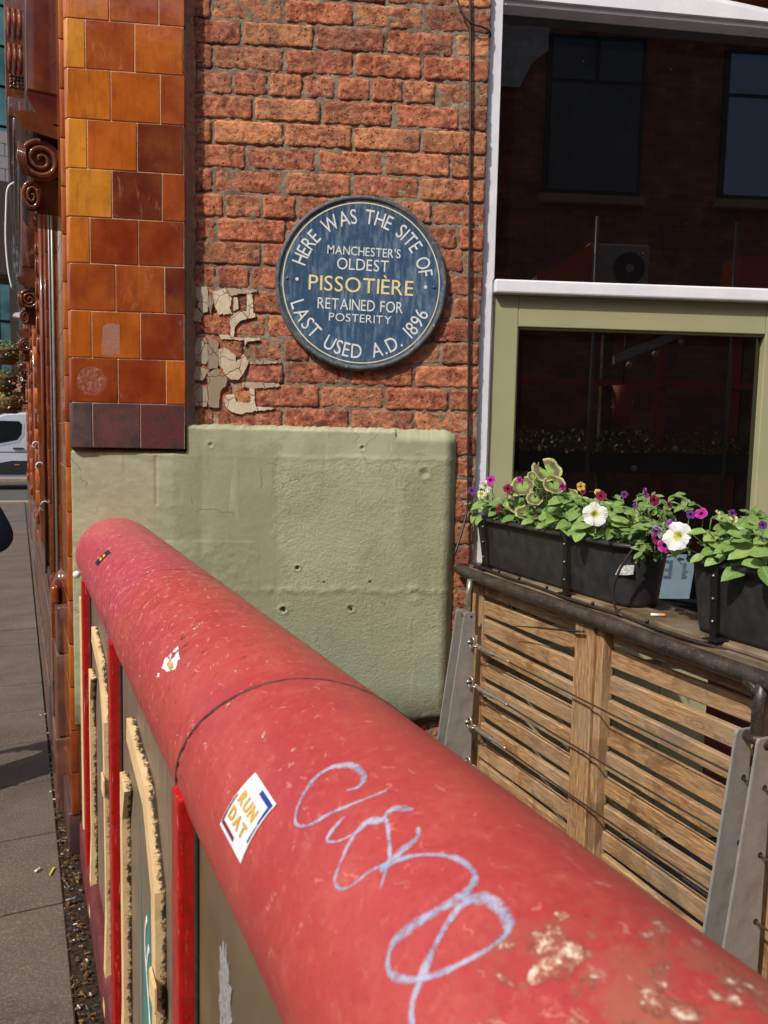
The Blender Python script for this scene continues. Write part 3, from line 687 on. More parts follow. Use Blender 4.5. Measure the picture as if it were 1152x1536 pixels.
for r in range(len(zb)):
    z0 = 1.43+zb[r]; z1 = 1.43+(zb[r-1] if r else zb[0]+.147)
    xs = [XL]+tiles[r][0]+[XR+(.003 if r % 2 else -.002)]
    mat = M_TILED if r == len(zb)-1 else M_TILE
    for i in range(3):
        c = tiles[r][1][i]
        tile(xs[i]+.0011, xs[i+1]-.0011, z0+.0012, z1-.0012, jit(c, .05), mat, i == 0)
bm = bmesh.new(); box(bm, lambda a, b, c: W(a, yface(a)+b, c), XL+.016, XR-.002, .0022, .09, 1.396, 3.3); finish(bm, 'grout', M_GROUT, front)
# the flank of the pilaster, facing the street
z = 1.476-.147*10
while z < 2.95:
    c = jit(random.choice([A2, O1, O1, RO]), .06) if z > .35 else jit(R1, .1)
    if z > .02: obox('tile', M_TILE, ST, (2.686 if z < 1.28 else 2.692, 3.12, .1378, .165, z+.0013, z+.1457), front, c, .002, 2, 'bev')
    z += .147
bm = bmesh.new(); box(bm, ST, 2.70, 3.118, .1405, .5, .0, 3.1); finish(bm, 'grout', M_GROUT, front)
# second glazed strip with small oxblood tiles, lead pipe in the nook, gloss roll moulding
z = .30; k = 0
while z < 2.36:
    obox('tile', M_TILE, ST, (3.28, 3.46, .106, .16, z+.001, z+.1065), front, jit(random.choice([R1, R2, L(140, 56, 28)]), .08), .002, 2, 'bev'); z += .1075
otube('downpipe', M_METALGREY, [ST(3.17, .128, .05), ST(3.15, .128, 1.5), ST(3.16, .129, 2.9)], .0065, front)
otube('downpipe', M_METALGREY, [ST(3.22, .118, .9), ST(3.21, .119, 1.6), ST(3.21, .119, 2.9)], .004, front)
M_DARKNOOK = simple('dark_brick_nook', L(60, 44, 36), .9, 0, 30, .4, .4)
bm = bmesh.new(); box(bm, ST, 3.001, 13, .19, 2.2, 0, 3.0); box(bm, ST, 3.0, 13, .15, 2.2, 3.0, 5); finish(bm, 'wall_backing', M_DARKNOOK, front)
for q, (t, s, r_) in enumerate([(3.56, .101, .008), (3.72, .110, .006), (4.1, .112, .007)]):
    otube('roll_moulding', M_TILE, [ST(t, s, .84), ST(t, s, 2.5)], r_, front, 10, jit(L(120, 52, 30), .1))
PURP = L(98, 46, 44)
def spiral(bm, cs, cz, r0, t, w=.010, turns=2.3, squash=1.):
    pts, rad = [], []
    for k in range(64):
        a = k/63; ang = a*turns*2*PI+PI*.5; r = r0*(1-a)**.85*.93+.004
        pts.append(ST(t-.004*a-.004, cs+squash*r*math.cos(ang), cz+r*math.sin(ang))); rad.append(w*(1-.55*a))
    tube(bm, pts, rad, 8)
def bracket(off, big=True):
    tb = 2.86+off
    bm = bmesh.new()
    prism(bm, [(.012, 2.475), (.030, 2.425), (.150, 2.405), (.150, 2.440), (.06, 2.485)], lambda a, b, d: ST(d, a, b), tb, tb+.30)
    o = finish(bm, 'bracket_cap', M_TILE, front, L(86, 46, 34))
    bm = bmesh.new()
    ring = [(.086+.066*math.cos(q*2*PI/28), 2.335+.066*math.sin(q*2*PI/28)) for q in range(28)]
    prism(bm, ring, lambda a, b, d: ST(d, a, b), tb+.012, tb+.26)
    ring = [(.058+.030*math.cos(q*2*PI/22), 2.215+.048*math.sin(q*2*PI/22)) for q in range(22)]
    prism(bm, ring, lambda a, b, d: ST(d, a, b), tb+.012, tb+.24)
    prism(bm, [(.06, 2.29), (.15, 2.40), (.152, 2.17), (.075, 2.17)], lambda a, b, d: ST(d, a, b), tb+.04, tb+.24)
    bmesh.ops.recalc_face_normals(bm, faces=bm.faces)
    finish(bm, 'bracket', M_TILE, front, L(70, 40, 30), False)
    bm = bmesh.new(); spiral(bm, .086, 2.335, .060, tb+.012); finish(bm, 'scroll', M_TILE, front, L(92, 54, 42), True)
    bm = bmesh.new(); spiral(bm, .057, 2.215, .044, tb+.012, .008, 2, .62); finish(bm, 'scroll', M_TILE, front, L(92, 52, 38), True)
    bm = bmesh.new()
    for q in range(5): tube(bm, [ST(tb-.0, .022+q*.004, 2.38-q*.002), ST(tb-.004, .016+q*.006, 2.33), ST(tb, .030+q*.004, 2.275)], .0035, 6)
    finish(bm, 'bracket_reed', M_TILE, front, L(98, 62, 50), True)
def corbel(off):
    for za, zt in (((2.5455), 3.0), (3.003, 3.6)):
        obox('corbel_block', M_TILE, ST, (2.86+off, 3.3+off, .046, .155, za+.001, zt-.001), front, PURP, .007, 3, True)
    bm = bmesh.new()
    pr = [(.046, 2.5435), (.155, 2.5435), (.155, 2.455), (.097, 2.455)]
    for k in range(8):
        a = k/7; pr.append((.095-.048*a**.9, 2.462+.074*a**1.6))
    prism(bm, pr, lambda a, b, d: ST(d, a, b), 2.862+off, 3.29+off)
    finish(bm, 'corbel_foot', M_TILE, front, L(84, 36, 38))
def husk_column(off, t=5.0, s=.124, z1=2.54, z0=1.95):
    z = z1; 
    bm = bmesh.new(); box(bm, ST, t+off, t+off+.12, s-.014, .2, .8, 2.6); finish(bm, 'shaft', M_TILE, front, jit(L(142, 66, 30), .1))
    n = 0
    while z > z0:
        hgt = .115 if n % 3 else .07
        bm = bmesh.new()
        for dx in (-.007, .007):
            tube(bm, [ST(t+off-.004, s-.004+dx*.4, z), ST(t+off-.014, s-.004+dx, z-hgt*.3), ST(t+off-.014, s-.004+dx, z-hgt*.75), ST(t+off-.004, s-.004+dx*.3, z-hgt)], [.002, .006, .0065, .002], 8)
        finish(bm, 'husk', M_TILE, front, jit(L(150, 76, 46), .15), True); z -= hgt+.008; n += 1
def sill(off):
    bm = bmesh.new()
    prism(bm, [(.100, .815), (.100, .865), (.118, .895), (.16, .955), (.16, .815)], lambda a, b, d: ST(d, a, b), 3.14+off, 4.1+off)
    bmesh.ops.bevel(bm, geom=list(bm.edges), offset=.006, segments=2, affect='EDGES'); finish(bm, 'window_ledge', M_TILE, front, L(92, 40, 40), True)
    obox('ledge_end', M_TILE, ST, (3.075+off, 3.138+off, .099, .126, .800, .868), front, L(150, 70, 36), .010, 3, True)
bracket(0); corbel(0); sill(0); husk_column(0)
for b_ in (1, 2, 3):
    off = 2.9*b_
    bracket(off); corbel(off); sill(off)
    for (t0, t1, s0) in ((2.70, 3.0, .135), (3.2, 3.36, .112)):
        z = .3
        while z < 2.4:
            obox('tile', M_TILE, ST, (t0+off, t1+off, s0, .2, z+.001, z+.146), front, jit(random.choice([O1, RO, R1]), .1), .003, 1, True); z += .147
    if b_ < 3: husk_column(off, s=.13)
    for s_ in (.118, .126, .135):
        otube('shaft', M_TILE, [ST(3.5+off, s_, .1), ST(3.5+off, s_, 2.6)], .009, front, 8, jit(L(140, 62, 30), .12))
for z0, z1, s0 in ((0, .30, .103), (.301, .62, .112), (.621, .80, .118)):
    obox('plinth', M_TILE, ST, (3.03, 13, s0, .3, z0, z1-.001), front, jit(L(78, 52, 48), .06), .008, 2, True)
obox('pilaster_foot', M_TILED, ST, (2.69, 3.02, .128, .3, 0, .16), front, L(84, 52, 46), .006, 2, True)
# upper cornice, petals and stepped mouldings further along
obox('cornice', M_TILE, ST, (5.95, 13, -.03, .4, 3.66, 5.2), front, L(110, 58, 40), .01, 2, True)
for i in range(4): obox('cornice_step', M_TILE, ST, (5.85-.03*i, 13, -.02+.028*i, .4, 3.52-.14*i, 3.655-.14*i), front, jit(L(74, 46, 38), .1), .012, 2, True)
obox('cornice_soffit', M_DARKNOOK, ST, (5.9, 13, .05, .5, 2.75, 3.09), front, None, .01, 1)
for zz in (4.02, 3.80):
    for ss in (.0, .032, .064):
        bm = bmesh.new()
        tube(bm, [ST(5.86, ss, zz+.19), ST(5.83, ss, zz+.17), ST(5.81, ss, zz+.10), ST(5.82, ss, zz+.02), ST(5.86, ss, zz)], [.004, .014, .016, .013, .004], 10)
        finish(bm, 'petal', M_TILE, front, jit(L(140, 66, 46), .1), True)
bm = bmesh.new()
for i in range(16):
    bmesh.ops.create_uvsphere(bm, u_segments=8, v_segments=6, radius=.013, matrix=Matrix.Translation(ST(5.86+rnd(-.01, .01), .005+.022*(i % 4), 3.72+.022*(i//4))))
finish(bm, 'berry_cluster', M_TILE, front, L(92, 52, 40), True)

# ================================================================== LETTERING HELPERS
def glyph(ch, bold=.0):
    cu = bpy.data.curves.new('letter', 'FONT'); cu.body = ch; cu.size = 1.0; cu.offset = bold; cu.resolution_u = 4
    o = bpy.data.objects.new('letter', cu); COL.objects.link(o)
    dg = bpy.context.evaluated_depsgraph_get(); dg.update()
    me = bpy.data.meshes.new_from_object(o.evaluated_get(dg))
    vs = [(v.co.x, v.co.y) for v in me.vertices]; fs = [tuple(p.vertices) for p in me.polygons]
    bpy.data.objects.remove(o); bpy.data.curves.remove(cu); bpy.data.meshes.remove(me)
    return vs, fs
GC = {}
def get_glyph(ch, bold):
    if (ch, bold) not in GC: GC[(ch, bold)] = glyph(ch, bold)
    return GC[(ch, bold)]
def text_line(s, bold=0., track=.10, space=.34):
    """list of (glyph, x0, width) in em, total width, cap height"""
    x = 0; out = []
    for ch in s:
        if ch == ' ': x += space; continue
        vs, fs = get_glyph(ch, bold); lo = min(v[0] for v in vs); hi = max(v[0] for v in vs)
        out.append((vs, fs, x-lo, x, hi-lo)); x += hi-lo+track
    cap = max(v[1] for v in get_glyph('H', bold)[0])
    return out, x-track, cap

# ================================================================== PLAQUE
PC = Vector((.078, 0, 1.43+.5185)); PR = .2835
plaque = thing('round_plaque', (PC.x, 2.60, PC.z), 'round blue plaque lettered in white and gold on the brick wall', 'plaque')
rot = R(-1.6)
def PQ(x, z, d):
    return W(PC.x+x*math.cos(rot)-z*math.sin(rot), 2.579-d, PC.z+x*math.sin(rot)+z*math.cos(rot))
bm = bmesh.new()
prof = [(.0, .0), (.12, .0), (.262, .0), (.2665, .0008), (.2695, .0045), (.2755, .0055), (.281, .0025), (.2835, -.004), (.2835, -.022), (.27, -.025)]
SEG = 128; rings = []
for r, d in prof:
    if r == 0: rings.append([bm.verts.new(PQ(0, 0, 0))]); continue
    rings.append([bm.verts.new(PQ(r*math.cos(k*2*PI/SEG), r*math.sin(k*2*PI/SEG), d+(.0006*N3(r*40, k*.4, 1) if r > .265 else 0))) for k in range(SEG)])
for k in range(SEG): bm.faces.new((rings[0][0], rings[1][k], rings[1][(k+1) % SEG]))
bm2 = bmesh.new()
for a, b in zip(rings[1:3], rings[2:4]):
    for k in range(SEG): bm.faces.new((a[k], b[k], b[(k+1) % SEG], a[(k+1) % SEG]))
R2_ = [[bm2.verts.new(v.co) for v in ring] for ring in rings[3:]]
for a, b in zip(R2_, R2_[1:]):
    for k in range(SEG): bm2.faces.new((a[k], b[k], b[(k+1) % SEG], a[(k+1) % SEG]))
for q in (bm, bm2): bmesh.ops.recalc_face_normals(q, faces=q.faces)
# make sure normals face the viewer
for q in (bm, bm2):
    if sum(f.normal.y*f.calc_area() for f in q.faces) > 0: bmesh.ops.reverse_faces(q, faces=q.faces)
finish(bm, 'face_disc', M_PLAQUE, plaque, None, True); finish(bm2, 'rim', M_RIM, plaque, None, True)
bm = bmesh.new()
a_ = [bm.verts.new(PQ(.2555*math.cos(k*2*PI/SEG), .2555*math.sin(k*2*PI/SEG), .0007)) for k in range(SEG)]
b_ = [bm.verts.new(PQ(.2590*math.cos(k*2*PI/SEG), .2590*math.sin(k*2*PI/SEG), .0007)) for k in range(SEG)]
for k in range(SEG): bm.faces.new((a_[k], b_[k], b_[(k+1) % SEG], a_[(k+1) % SEG]))
finish(bm, 'ring_line', M_LETG, plaque)
def flat_line(s, cx, base, width, cap_h, mat, bold=.012, sp=.34, track=.10):
    gl, tw, cap = text_line(s, bold, track, sp); kx = width/tw; kz = cap_h/cap
    bm = bmesh.new()
    for vs, fs, off, x, w in gl:
        V = [bm.verts.new(PQ(cx-width/2+(vx+off)*kx, base+vz*kz, .0009)) for vx, vz in vs]
        for f in fs:
            try: bm.faces.new([V[i] for i in f])
            except ValueError: pass
    finish(bm, 'lettering', mat, plaque)
u = .5665/1023
def cxp(x0, x1): return ((x0+x1)/2-570)*u
flat_line("MANCHESTER'S", cxp(360, 793), (607-446)*u, 433*u, 50*u, M_LETW, .004)
flat_line("OLDEST", cxp(420, 726), (607-531)*u, 306*u, 66*u, M_LETW, .001)
flat_line("PISSOTIÈRE", cxp(258, 880), (607-660)*u, 622*u, 86*u, M_LETG, .001)
flat_line("RETAINED FOR", cxp(315, 822), (607-765)*u, 507*u, 64*u, M_LETW, .001)
flat_line("POSTERITY", cxp(385, 758), (607-833)*u, 373*u, 46*u, M_LETW, -.002)
def arc_line(s, a0, a1, rbase, cap_h, top=True, sp=.34, bold=.003, track=.12):
    gl, tw, cap = text_line(s, bold, track, sp); kz = cap_h/cap
    bm = bmesh.new()
    for vs, fs, off, x, w in gl:
        am = a0+(a1-a0)*(x+w/2)/tw
        rm = rbase+cap_h/2 if top else rbase-cap_h/2
        kx = abs(a1-a0)*rm/tw
        ca, sa = math.cos(am), math.sin(am)
        V = []
        for vx, vz in vs:
            lx = (vx+off-x-w/2)*kx; lz = vz*kz
            if top: r = rbase+lz; V.append(bm.verts.new(PQ(r*sa+lx*ca, r*ca-lx*sa, .0009)))
            else: r = rbase-lz; V.append(bm.verts.new(PQ(r*sa+lx*ca, -r*ca+lx*sa, .0009)))
        for f in fs:
            try: bm.faces.new([V[i] for i in f])
            except ValueError: pass
    finish(bm, 'lettering', M_LETW, plaque)
arc_line("HERE WAS THE SITE OF", R(-76), R(80), .1915, .046, True, .46, .002, .10)
arc_line("LAST USED A.D. 1896", R(-72), R(70), .2425, .046, False, .50, .002, .10)
for x in (-.2115, .2115):
    bm = bmesh.new(); bmesh.ops.create_circle(bm, cap_ends=True, segments=16, radius=.0055)
    for v in bm.verts: v.co = PQ(x+v.co.x, .002+v.co.y, .0009)
    finish(bm, 'dot', M_LETW, plaque)
M_SCREW = simple('dull_screw', L(96, 98, 96), .5, .5, 60, .3, .2)
for x in (-.243, .240):
    bm = bmesh.new(); bmesh.ops.create_cone(bm, cap_ends=True, segments=12, radius1=.005, radius2=.004, depth=.003)
    bmesh.ops.rotate(bm, verts=bm.verts, matrix=Matrix.Rotation(PI/2, 3, 'X'), cent=(0, 0, 0))
    bmesh.ops.translate(bm, verts=bm.verts, vec=PQ(x, .003, .001)); finish(bm, 'screw', M_SCREW, plaque, None, True)

# ================================================================== CABLES ON THE WALL
cb = otube('wall_cable', M_CABLE, spline([(.398, 2.588, 3.2), (.412, 2.589, 2.85), (.424, 2.588, 2.5), (.431, 2.590, 2.23), (.438, 2.588, 1.9), (.446, 2.589, 1.6), (.452, 2.588, 1.354), (.455, 2.587, 1.26), (.452, 2.584, 1.205), (.432, 2.56, 1.135), (.405, 2.53, 1.06)], 5), .0042, None, 8)
tag(cb, 'black cable running straight down the brick beside the white window frame', 'cable')
cb = otube('wire_loop', M_CABLE, spline([(.352, 2.590, 2.92), (.366, 2.590, 2.865), (.385, 2.586, 2.82), (.400, 2.583, 2.795), (.425, 2.582, 2.778), (.455, 2.583, 2.772), (.480, 2.60, 2.769), (.486, 2.612, 2.763), (.480, 2.615, 2.755)], 5), .003, None, 8)
tag(cb, 'short slack wire looping from the brick to the white frame high up', 'wire')

# ================================================================== RED URINAL SCREEN
screen = thing('iron_screen', ST(1.4, .22, 0), 'red iron screen wall with fat rounded capping and cream framed panels', 'screen')
AS, AZ, AR = .2895, 1.43-.391, .1272
def CY(t, ph, r=AR): return ST(t, AS+r*math.sin(ph), AZ+r*math.cos(ph))
def tend(s): return (2.572-.3714*s)/.9285
bm = bmesh.new(); NT, NP = 300, 96
V = []
for i in range(NT+1):
    row = []
    for k in range(NP):
        ph = k*2*PI/NP; s = AS+AR*math.sin(ph); t = -.8+(tend(s)+.8)*i/NT
        r = AR+.0008*N3(t*4, ph, 1)+.0003*N3(t*40, ph*6, 1)
        # joints between the castings
        for tj, w, dep in ((.80-.0016*0, .0022, .0022), (1.56, .002, .0010)):
            tt = tj-.07*(ph if ph < PI else ph-2*PI)*(.9 if tj < 1 else 1.6); r -= dep*math.exp(-((t-tt)/(w*2))**2)
        # pitting at the near end
        if t < .42: r -= .0016*max(0, N3(t*60, ph*8, 3)-.25)
        row.append((bm.verts.new(CY(t, ph, r)), t, ph))
    V.append(row)
uvl = bm.loops.layers.uv.new('uv')
for i in range(NT):
    for k in range(NP):
        k2 = (k+1) % NP; q = (V[i][k], V[i+1][k], V[i+1][k2], V[i][k2])
        f = bm.faces.new([a[0] for a in q])
        for lp, a in zip(f.loops, q):
            ph = a[2]
            if k < NP//2: p2 = ph
            else: p2 = ph-2*PI if ph > 0 else 0
            if k == NP//2-1 and ph >= PI: p2 = PI
            lp[uvl].uv = (a[1], p2*AR)
bmesh.ops.recalc_face_normals(bm, faces=bm.faces)
cap = finish(bm, 'capping', M_RED, screen, None, True)
def ring_strip(name, tj, slope, w, mat, lift, wob=.0015, ph0=-1.9, ph1=1.6):
    bm = bmesh.new()
    def f(a, b):
        ph = ph0+a*(ph1-ph0); tt = tj-slope*ph+wob*N3(ph*6, tj, 0)+(b-.5)*w*(1+.6*N3(ph*12, tj, 5))
        return CY(tt, ph, AR+lift*(1-(2*b-1)**2))
    grid(bm, 160, 4, f); finish(bm, name, mat, cap, None, True)
ring_strip('joint_sealant', .785, .072, .0052, M_SEAM, .0012)
ring_strip('joint_sealant', 1.56, .10, .0022, M_SEAM, .0004)
ring_strip('joint_sealant', .93, .16, .0012, M_SEAM, .0003, .002, -1.9, -.7)
# stickers and marks, flat prints lying on the capping
def cyl_patch(poly, name, mat, parent, lift=.0006, n=6):
    """poly of (t, phi): triangle fan refined so it follows the round capping"""
    bm = bmesh.new()
    vs = [bm.verts.new((t, ph*AR, 0)) for t, ph in poly]; bm.faces.new(vs)
    bmesh.ops.triangulate(bm, faces=bm.faces)
    bmesh.ops.subdivide_edges(bm, edges=bm.edges, cuts=n, use_grid_fill=True)
    for v in bm.verts: v.co = CY(v.co.x, v.co.y/AR, AR+lift)
    if parent is None or parent.type == 'EMPTY' or True:
        bmesh.ops.recalc_face_normals(bm, faces=bm.faces)
    return finish(bm, name, mat, parent, None, True)
M_STKW = simple('white_vinyl', L(232, 232, 236), .35, 0, 40, .05, .1)
M_GOLD = simple('gold_print', L(214, 168, 62), .4, 0, 40, .1, .1)
M_BLUEP = simple('blue_print', L(36, 52, 140), .4, 0, 40, .1, .1)
M_MAROON = simple('maroon_print', L(128, 36, 52), .4, 0, 40, .1, .1)
M_NAVY = simple('navy_sticker', L(44, 30, 48), .45, 0, 60, .3, .1)
M_YEL = simple('yellow_scuff', L(208, 176, 44), .5, 0, 60, .3, .1)
cor = [(.691, -1.347), (.669, -.858), (.603, -.866), (.616, -1.343)]          # left, top, right, bottom of the sticker
def SB(a, b):
    """a along left->bottom..., b left->top; bilinear"""
    l, tp, rt, bt = [Vector(c) for c in cor]
    p = l*(1-a)*(1-b)+bt*a*(1-b)+tp*(1-a)*b+rt*a*b; return (p.x, p.y)
stk = thing('sticker', CY(.645, -1.10), 'white diamond sticker reading RUN DAT on the red capping', 'sticker')
cyl_patch([SB(0, 0), SB(1, 0), SB(1, 1), SB(0, 1)], 'backing', M_STKW, stk, .0006)
cyl_patch([SB(.50, .95), SB(.97, .95), SB(.97, .87), SB(.50, .87)], 'corner_bar', M_BLUEP, stk, .0010)
cyl_patch([SB(.90, .868), SB(.97, .868), SB(.97, .60), SB(.93, .60)], 'corner_bar', M_BLUEP, stk, .0010)
cyl_patch([SB(.95, .595), SB(.97, .595), SB(.97, .30), SB(.93, .32)], 'corner_bar', M_BLUEP, stk, .0010)
cyl_patch([SB(.02, .07), SB(.58, .07), SB(.56, .14), SB(.07, .14)], 'corner_bar', M_MAROON, stk, .0010)
cyl_patch([SB(.02, .09), SB(.07, .14), SB(.06, .58), SB(.03, .60)], 'corner_bar', M_MAROON, stk, .0010)
def sticker_text(s, ca, cb, wd, ht, parent, mat, fr, bold=.045):
    gl, tw, capv = text_line(s, bold, .12); bm = bmesh.new()
    for vs, fs, off, x, w in gl:
        V = []
        for vx, vz in vs:
            a = ca-wd/2+(vx+off)/tw*wd; b = cb-ht/2+vz/capv*ht
            t, ph = fr(a, b); V.append(bm.verts.new(CY(t, ph, AR+.0014)))
        for f in fs:
            try: bm.faces.new([V[i] for i in f])
            except ValueError: pass
    finish(bm, 'lettering', mat, parent)
sticker_text('RUN', .47, .64, .66, .20, stk, M_GOLD, SB)
sticker_text('DAT', .46, .35, .66, .20, stk, M_GOLD, SB)
s2 = thing('sticker', CY(1.075, -.93), 'torn white scrap of a gold lettered sticker further along the red capping', 'sticker')
cyl_patch([(1.102, -.754), (1.104, -.90), (1.112, -.96), (1.104, -1.002), (1.1, -1.052), (1.085, -1.03), (1.068, -1.02), (1.054, -.967), (1.043, -.922), (1.050, -.88), (1.059, -.852), (1.055, -.82), (1.075, -.80)], 'backing', M_STKW, s2, .0006, 3)
cyl_patch([(1.106, -1.129), (1.098, -1.103), (1.092, -1.136), (1.101, -1.164)], 'torn_corner', M_STKW, s2, .0006, 2)
sticker_text('RUN', .5, .5, .8, .6, s2, M_GOLD, lambda a, b: (1.092-.042*a, -.99+.115*b-.02*a))
s3 = thing('sticker', CY(2.08, -.89), 'small dark narrow sticker with yellow marks at the far end of the capping', 'sticker')
cyl_patch([(2.128, -1.084), (2.066, -1.08), (2.038, -.696), (2.098, -.706)], 'backing', M_NAVY, s3, .0006)
for q in (.38, .62):
    ph = -1.08+.38*q; tt = 2.097-.03*q
    cyl_patch([(tt+.016, ph-.03), (tt-.016, ph-.03), (tt-.016, ph+.03), (tt+.016, ph+.03)], 'yellow_mark', M_YEL, s3, .0010, 2)
cyl_patch([(2.729, -.749), (2.745, -.66), (2.735, -.5), (2.703, -.365), (2.66, -.41), (2.66, -.52), (2.69, -.66)], 'yellow_scuff', M_YEL, cap, .0004, 3)
# chalky pale blue scrawl
g = G('pale_blue_paint_marker'); v = g.vec(False)
f = g.noise(v, 260, 4, .8); f2 = g.noise(v, 60, 4)
uvc = g.n('SeparateXYZ', {0: g.vec(False, uv=True)}).outputs[1]
ed = g.m_('MULTIPLY', g.m_('ABSOLUTE', g.m_('SUBTRACT', uvc, .5)), 2.)
al = g.rng(g.m_('SUBTRACT', g.m_('ADD', g.m_('MULTIPLY', f, .8), g.m_('MULTIPLY', f2, .5)), g.m_('MULTIPLY', g.m_('POWER', ed, 2.), .28)), .40, .70, .0, .72)
c = g.mix(g.rng(f2, .35, .65), L(140, 184, 218), L(196, 196, 218))
M_SCRAWL = g.out(c, .6, None, spec=.3, alpha=al)
SCRAWL = [[(0.543,-0.476),(0.538,-0.398),(0.547,-0.328),(0.565,-0.325),(0.577,-0.368),(0.585,-0.452),(0.586,-0.577),(0.578,-0.715),(0.567,-0.812),(0.555,-0.831),(0.542,-0.764),(0.533,-0.636),(0.523,-0.5),(0.517,-0.383),(0.514,-0.29)], [(0.517,-0.585),(0.515,-0.692),(0.511,-0.747),(0.499,-0.689),(0.492,-0.571),(0.492,-0.504),(0.482,-0.433)], [(0.476,-0.263),(0.487,-0.326),(0.488,-0.383),(0.485,-0.442),(0.494,-0.517),(0.491,-0.626),(0.481,-0.766),(0.474,-0.838),(0.463,-0.847),(0.455,-0.778),(0.45,-0.656),(0.444,-0.577)], [(0.489,-0.4),(0.466,-0.469),(0.447,-0.546),(0.438,-0.617),(0.431,-0.681)], [(0.455,-0.318),(0.446,-0.37),(0.444,-0.48),(0.443,-0.619),(0.439,-0.526),(0.431,-0.433),(0.419,-0.346),(0.406,-0.292),(0.39,-0.283),(0.38,-0.331),(0.378,-0.426),(0.382,-0.564),(0.388,-0.699),(0.389,-0.81),(0.383,-0.867),(0.374,-0.876),(0.359,-0.81),(0.346,-0.693),(0.337,-0.549),(0.334,-0.442),(0.335,-0.382),(0.342,-0.34),(0.355,-0.323),(0.367,-0.351),(0.372,-0.42),(0.369,-0.529),(0.364,-0.636),(0.357,-0.756),(0.352,-0.854),(0.346,-0.913),(0.341,-0.927)]]
WID = [.0042, .0036, .0040, .0034, .0052]
for qi, (st_, wd) in enumerate(zip(SCRAWL, WID)):
    P = spline([(t, ph*AR, 0) for t, ph in st_], 10); bm = bmesh.new(); uvl = bm.loops.layers.uv.new('uv'); prev = None
    for i, p in enumerate(P):
        d = (P[min(i+1, len(P)-1)]-P[max(i-1, 0)]).normalized(); nrm = Vector((-d.y, d.x, 0))
        w = wd*(.58+.40*N3(i*.05, qi*7, 2)+.75*max(0, d.x*.8-d.y*.5))*(.5+.5*min(1, i/4, (len(P)-1-i)/4)); row = []
        for q in range(5):
            pp = p+nrm*w*(q/4-.5)*1.7; row.append((bm.verts.new(CY(pp.x, pp.y/AR, AR+.0005+.0001*qi)), i/10, q/4))
        if prev:
            for q in range(4):
                qd = (prev[q], row[q], row[q+1], prev[q+1]); f_ = bm.faces.new([a[0] for a in qd])
                for lp, a in zip(f_.loops, qd): lp[uvl].uv = (a[1], a[2])
        prev = row
    finish(bm, 'marker_scrawl', M_SCRAWL, cap, None, True)
# stiles, panels, cream mouldings, plinth
TS = [.885+.735*i for i in range(-1, 3)]
for t in TS:
    obox('stile', M_STILE, ST, (t-.020, t+.024, .1575, .1835, .03, 1.015), screen, None, .004, 2)
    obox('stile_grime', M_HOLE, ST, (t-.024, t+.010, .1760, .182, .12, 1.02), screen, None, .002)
def panel(ta, tb, dz=0., pm=None):
    obox('panel', pm or M_PANEL, ST, (ta, tb, .182, .215, .10, 1.05), screen)
    # cream mouldings standing proud of the panel: a cranked near bar and a straight far bar
    o = [(ta+.50, .925+dz), (ta+.285, .890+dz), (ta+.185, .77+dz), (ta+.165, .06)]
    inn = [(ta+.50, .884+dz), (ta+.30, .850+dz), (ta+.222, .748+dz), (ta+.203, .06)]
    segs = list(zip(o, o[1:], inn, inn[1:]))
    f0 = [(tb-.075, .06), (tb-.075, .70+dz), (tb-.080, .78+dz)]; f1_ = [(tb-.112, .06), (tb-.112, .70+dz), (tb-.150, .77+dz)]
    segs += list(zip(f0, f0[1:], f1_, f1_[1:]))
    for q, (a, b, c_, d_) in enumerate(segs):
        bm = bmesh.new(); n = max(2, int((Vector(a)-Vector(b)).length/.02))
        L0, L1, M0, M1 = [], [], [], []
        for i in range(n+1):
            k = i/n; pa = Vector(a).lerp(Vector(b), k); pc = Vector(c_).lerp(Vector(d_), k)
            w1 = .0009*N3(pa.x*40, pa.y*40, q); w2 = .0009*N3(pc.x*40, pc.y*40, q+3)
            L0.append(bm.verts.new(ST(pa.x+w1, .1815, pa.y))); L1.append(bm.verts.new(ST(pa.x+w1, .1555+.0105*min(1, pa.y/.3)+w2*.4, pa.y)))
            M1.append(bm.verts.new(ST(pc.x+w2, .1555+.0105*min(1, pc.y/.3)-w1*.4, pc.y))); M0.append(bm.verts.new(ST(pc.x+w2, .1815, pc.y)))
        for A_, B_ in ((L0, L1), (L1, M1), (M1, M0)):
            for i in range(n): bm.faces.new((A_[i], A_[i+1], B_[i+1], B_[i]))
        bm.faces.new((L0[0], L1[0], M1[0], M0[0])); bm.faces.new((L0[n], L1[n], M1[n], M0[n]))
        bmesh.ops.recalc_face_normals(bm, faces=bm.faces)
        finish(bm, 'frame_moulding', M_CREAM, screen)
    obox('frame_boss', M_CREAM, ST, (ta+.160, ta+.210, .160, .1655, .60+dz, .645+dz), screen, None, .004, 2)
M_PANELN = simple('olive_brown_panel_paint', L(108, 92, 68), .45, 0, 9, .25, .2)
for i in range(3): panel(TS[i]+.023, TS[i+1]-.023, -.07 if i == 0 else 0., M_PANELN if i == 0 else None)
obox('panel', M_PANEL, ST, (TS[3]+.023, 2.69, .182, .215, .10, 1.05), screen)
obox('frame_moulding', M_CREAM, ST, (2.40, 2.44, .166, .1815, .04, .98), screen, None, .003)
obox('frame_moulding', M_CREAM, ST, (2.56, 2.60, .166, .1815, .04, .92), screen, None, .003)
obox('panel', M_PANEL, ST, (-.8, TS[0]-.023, .182, .215, .10, 1.05), screen)
M_PLINTHRED = simple('scuffed_red_plinth', L(104, 44, 44), .6, 0, 16, .5, .4)
obox('plinth', M_PLINTHRED, ST, (-.8, 2.63, .1585, .34, .02, .16), screen, None, .012, 2)
obox('yard_side_plate', M_PANEL, ST, (-.8, 2.62, .36, .375, .02, 1.0), screen)
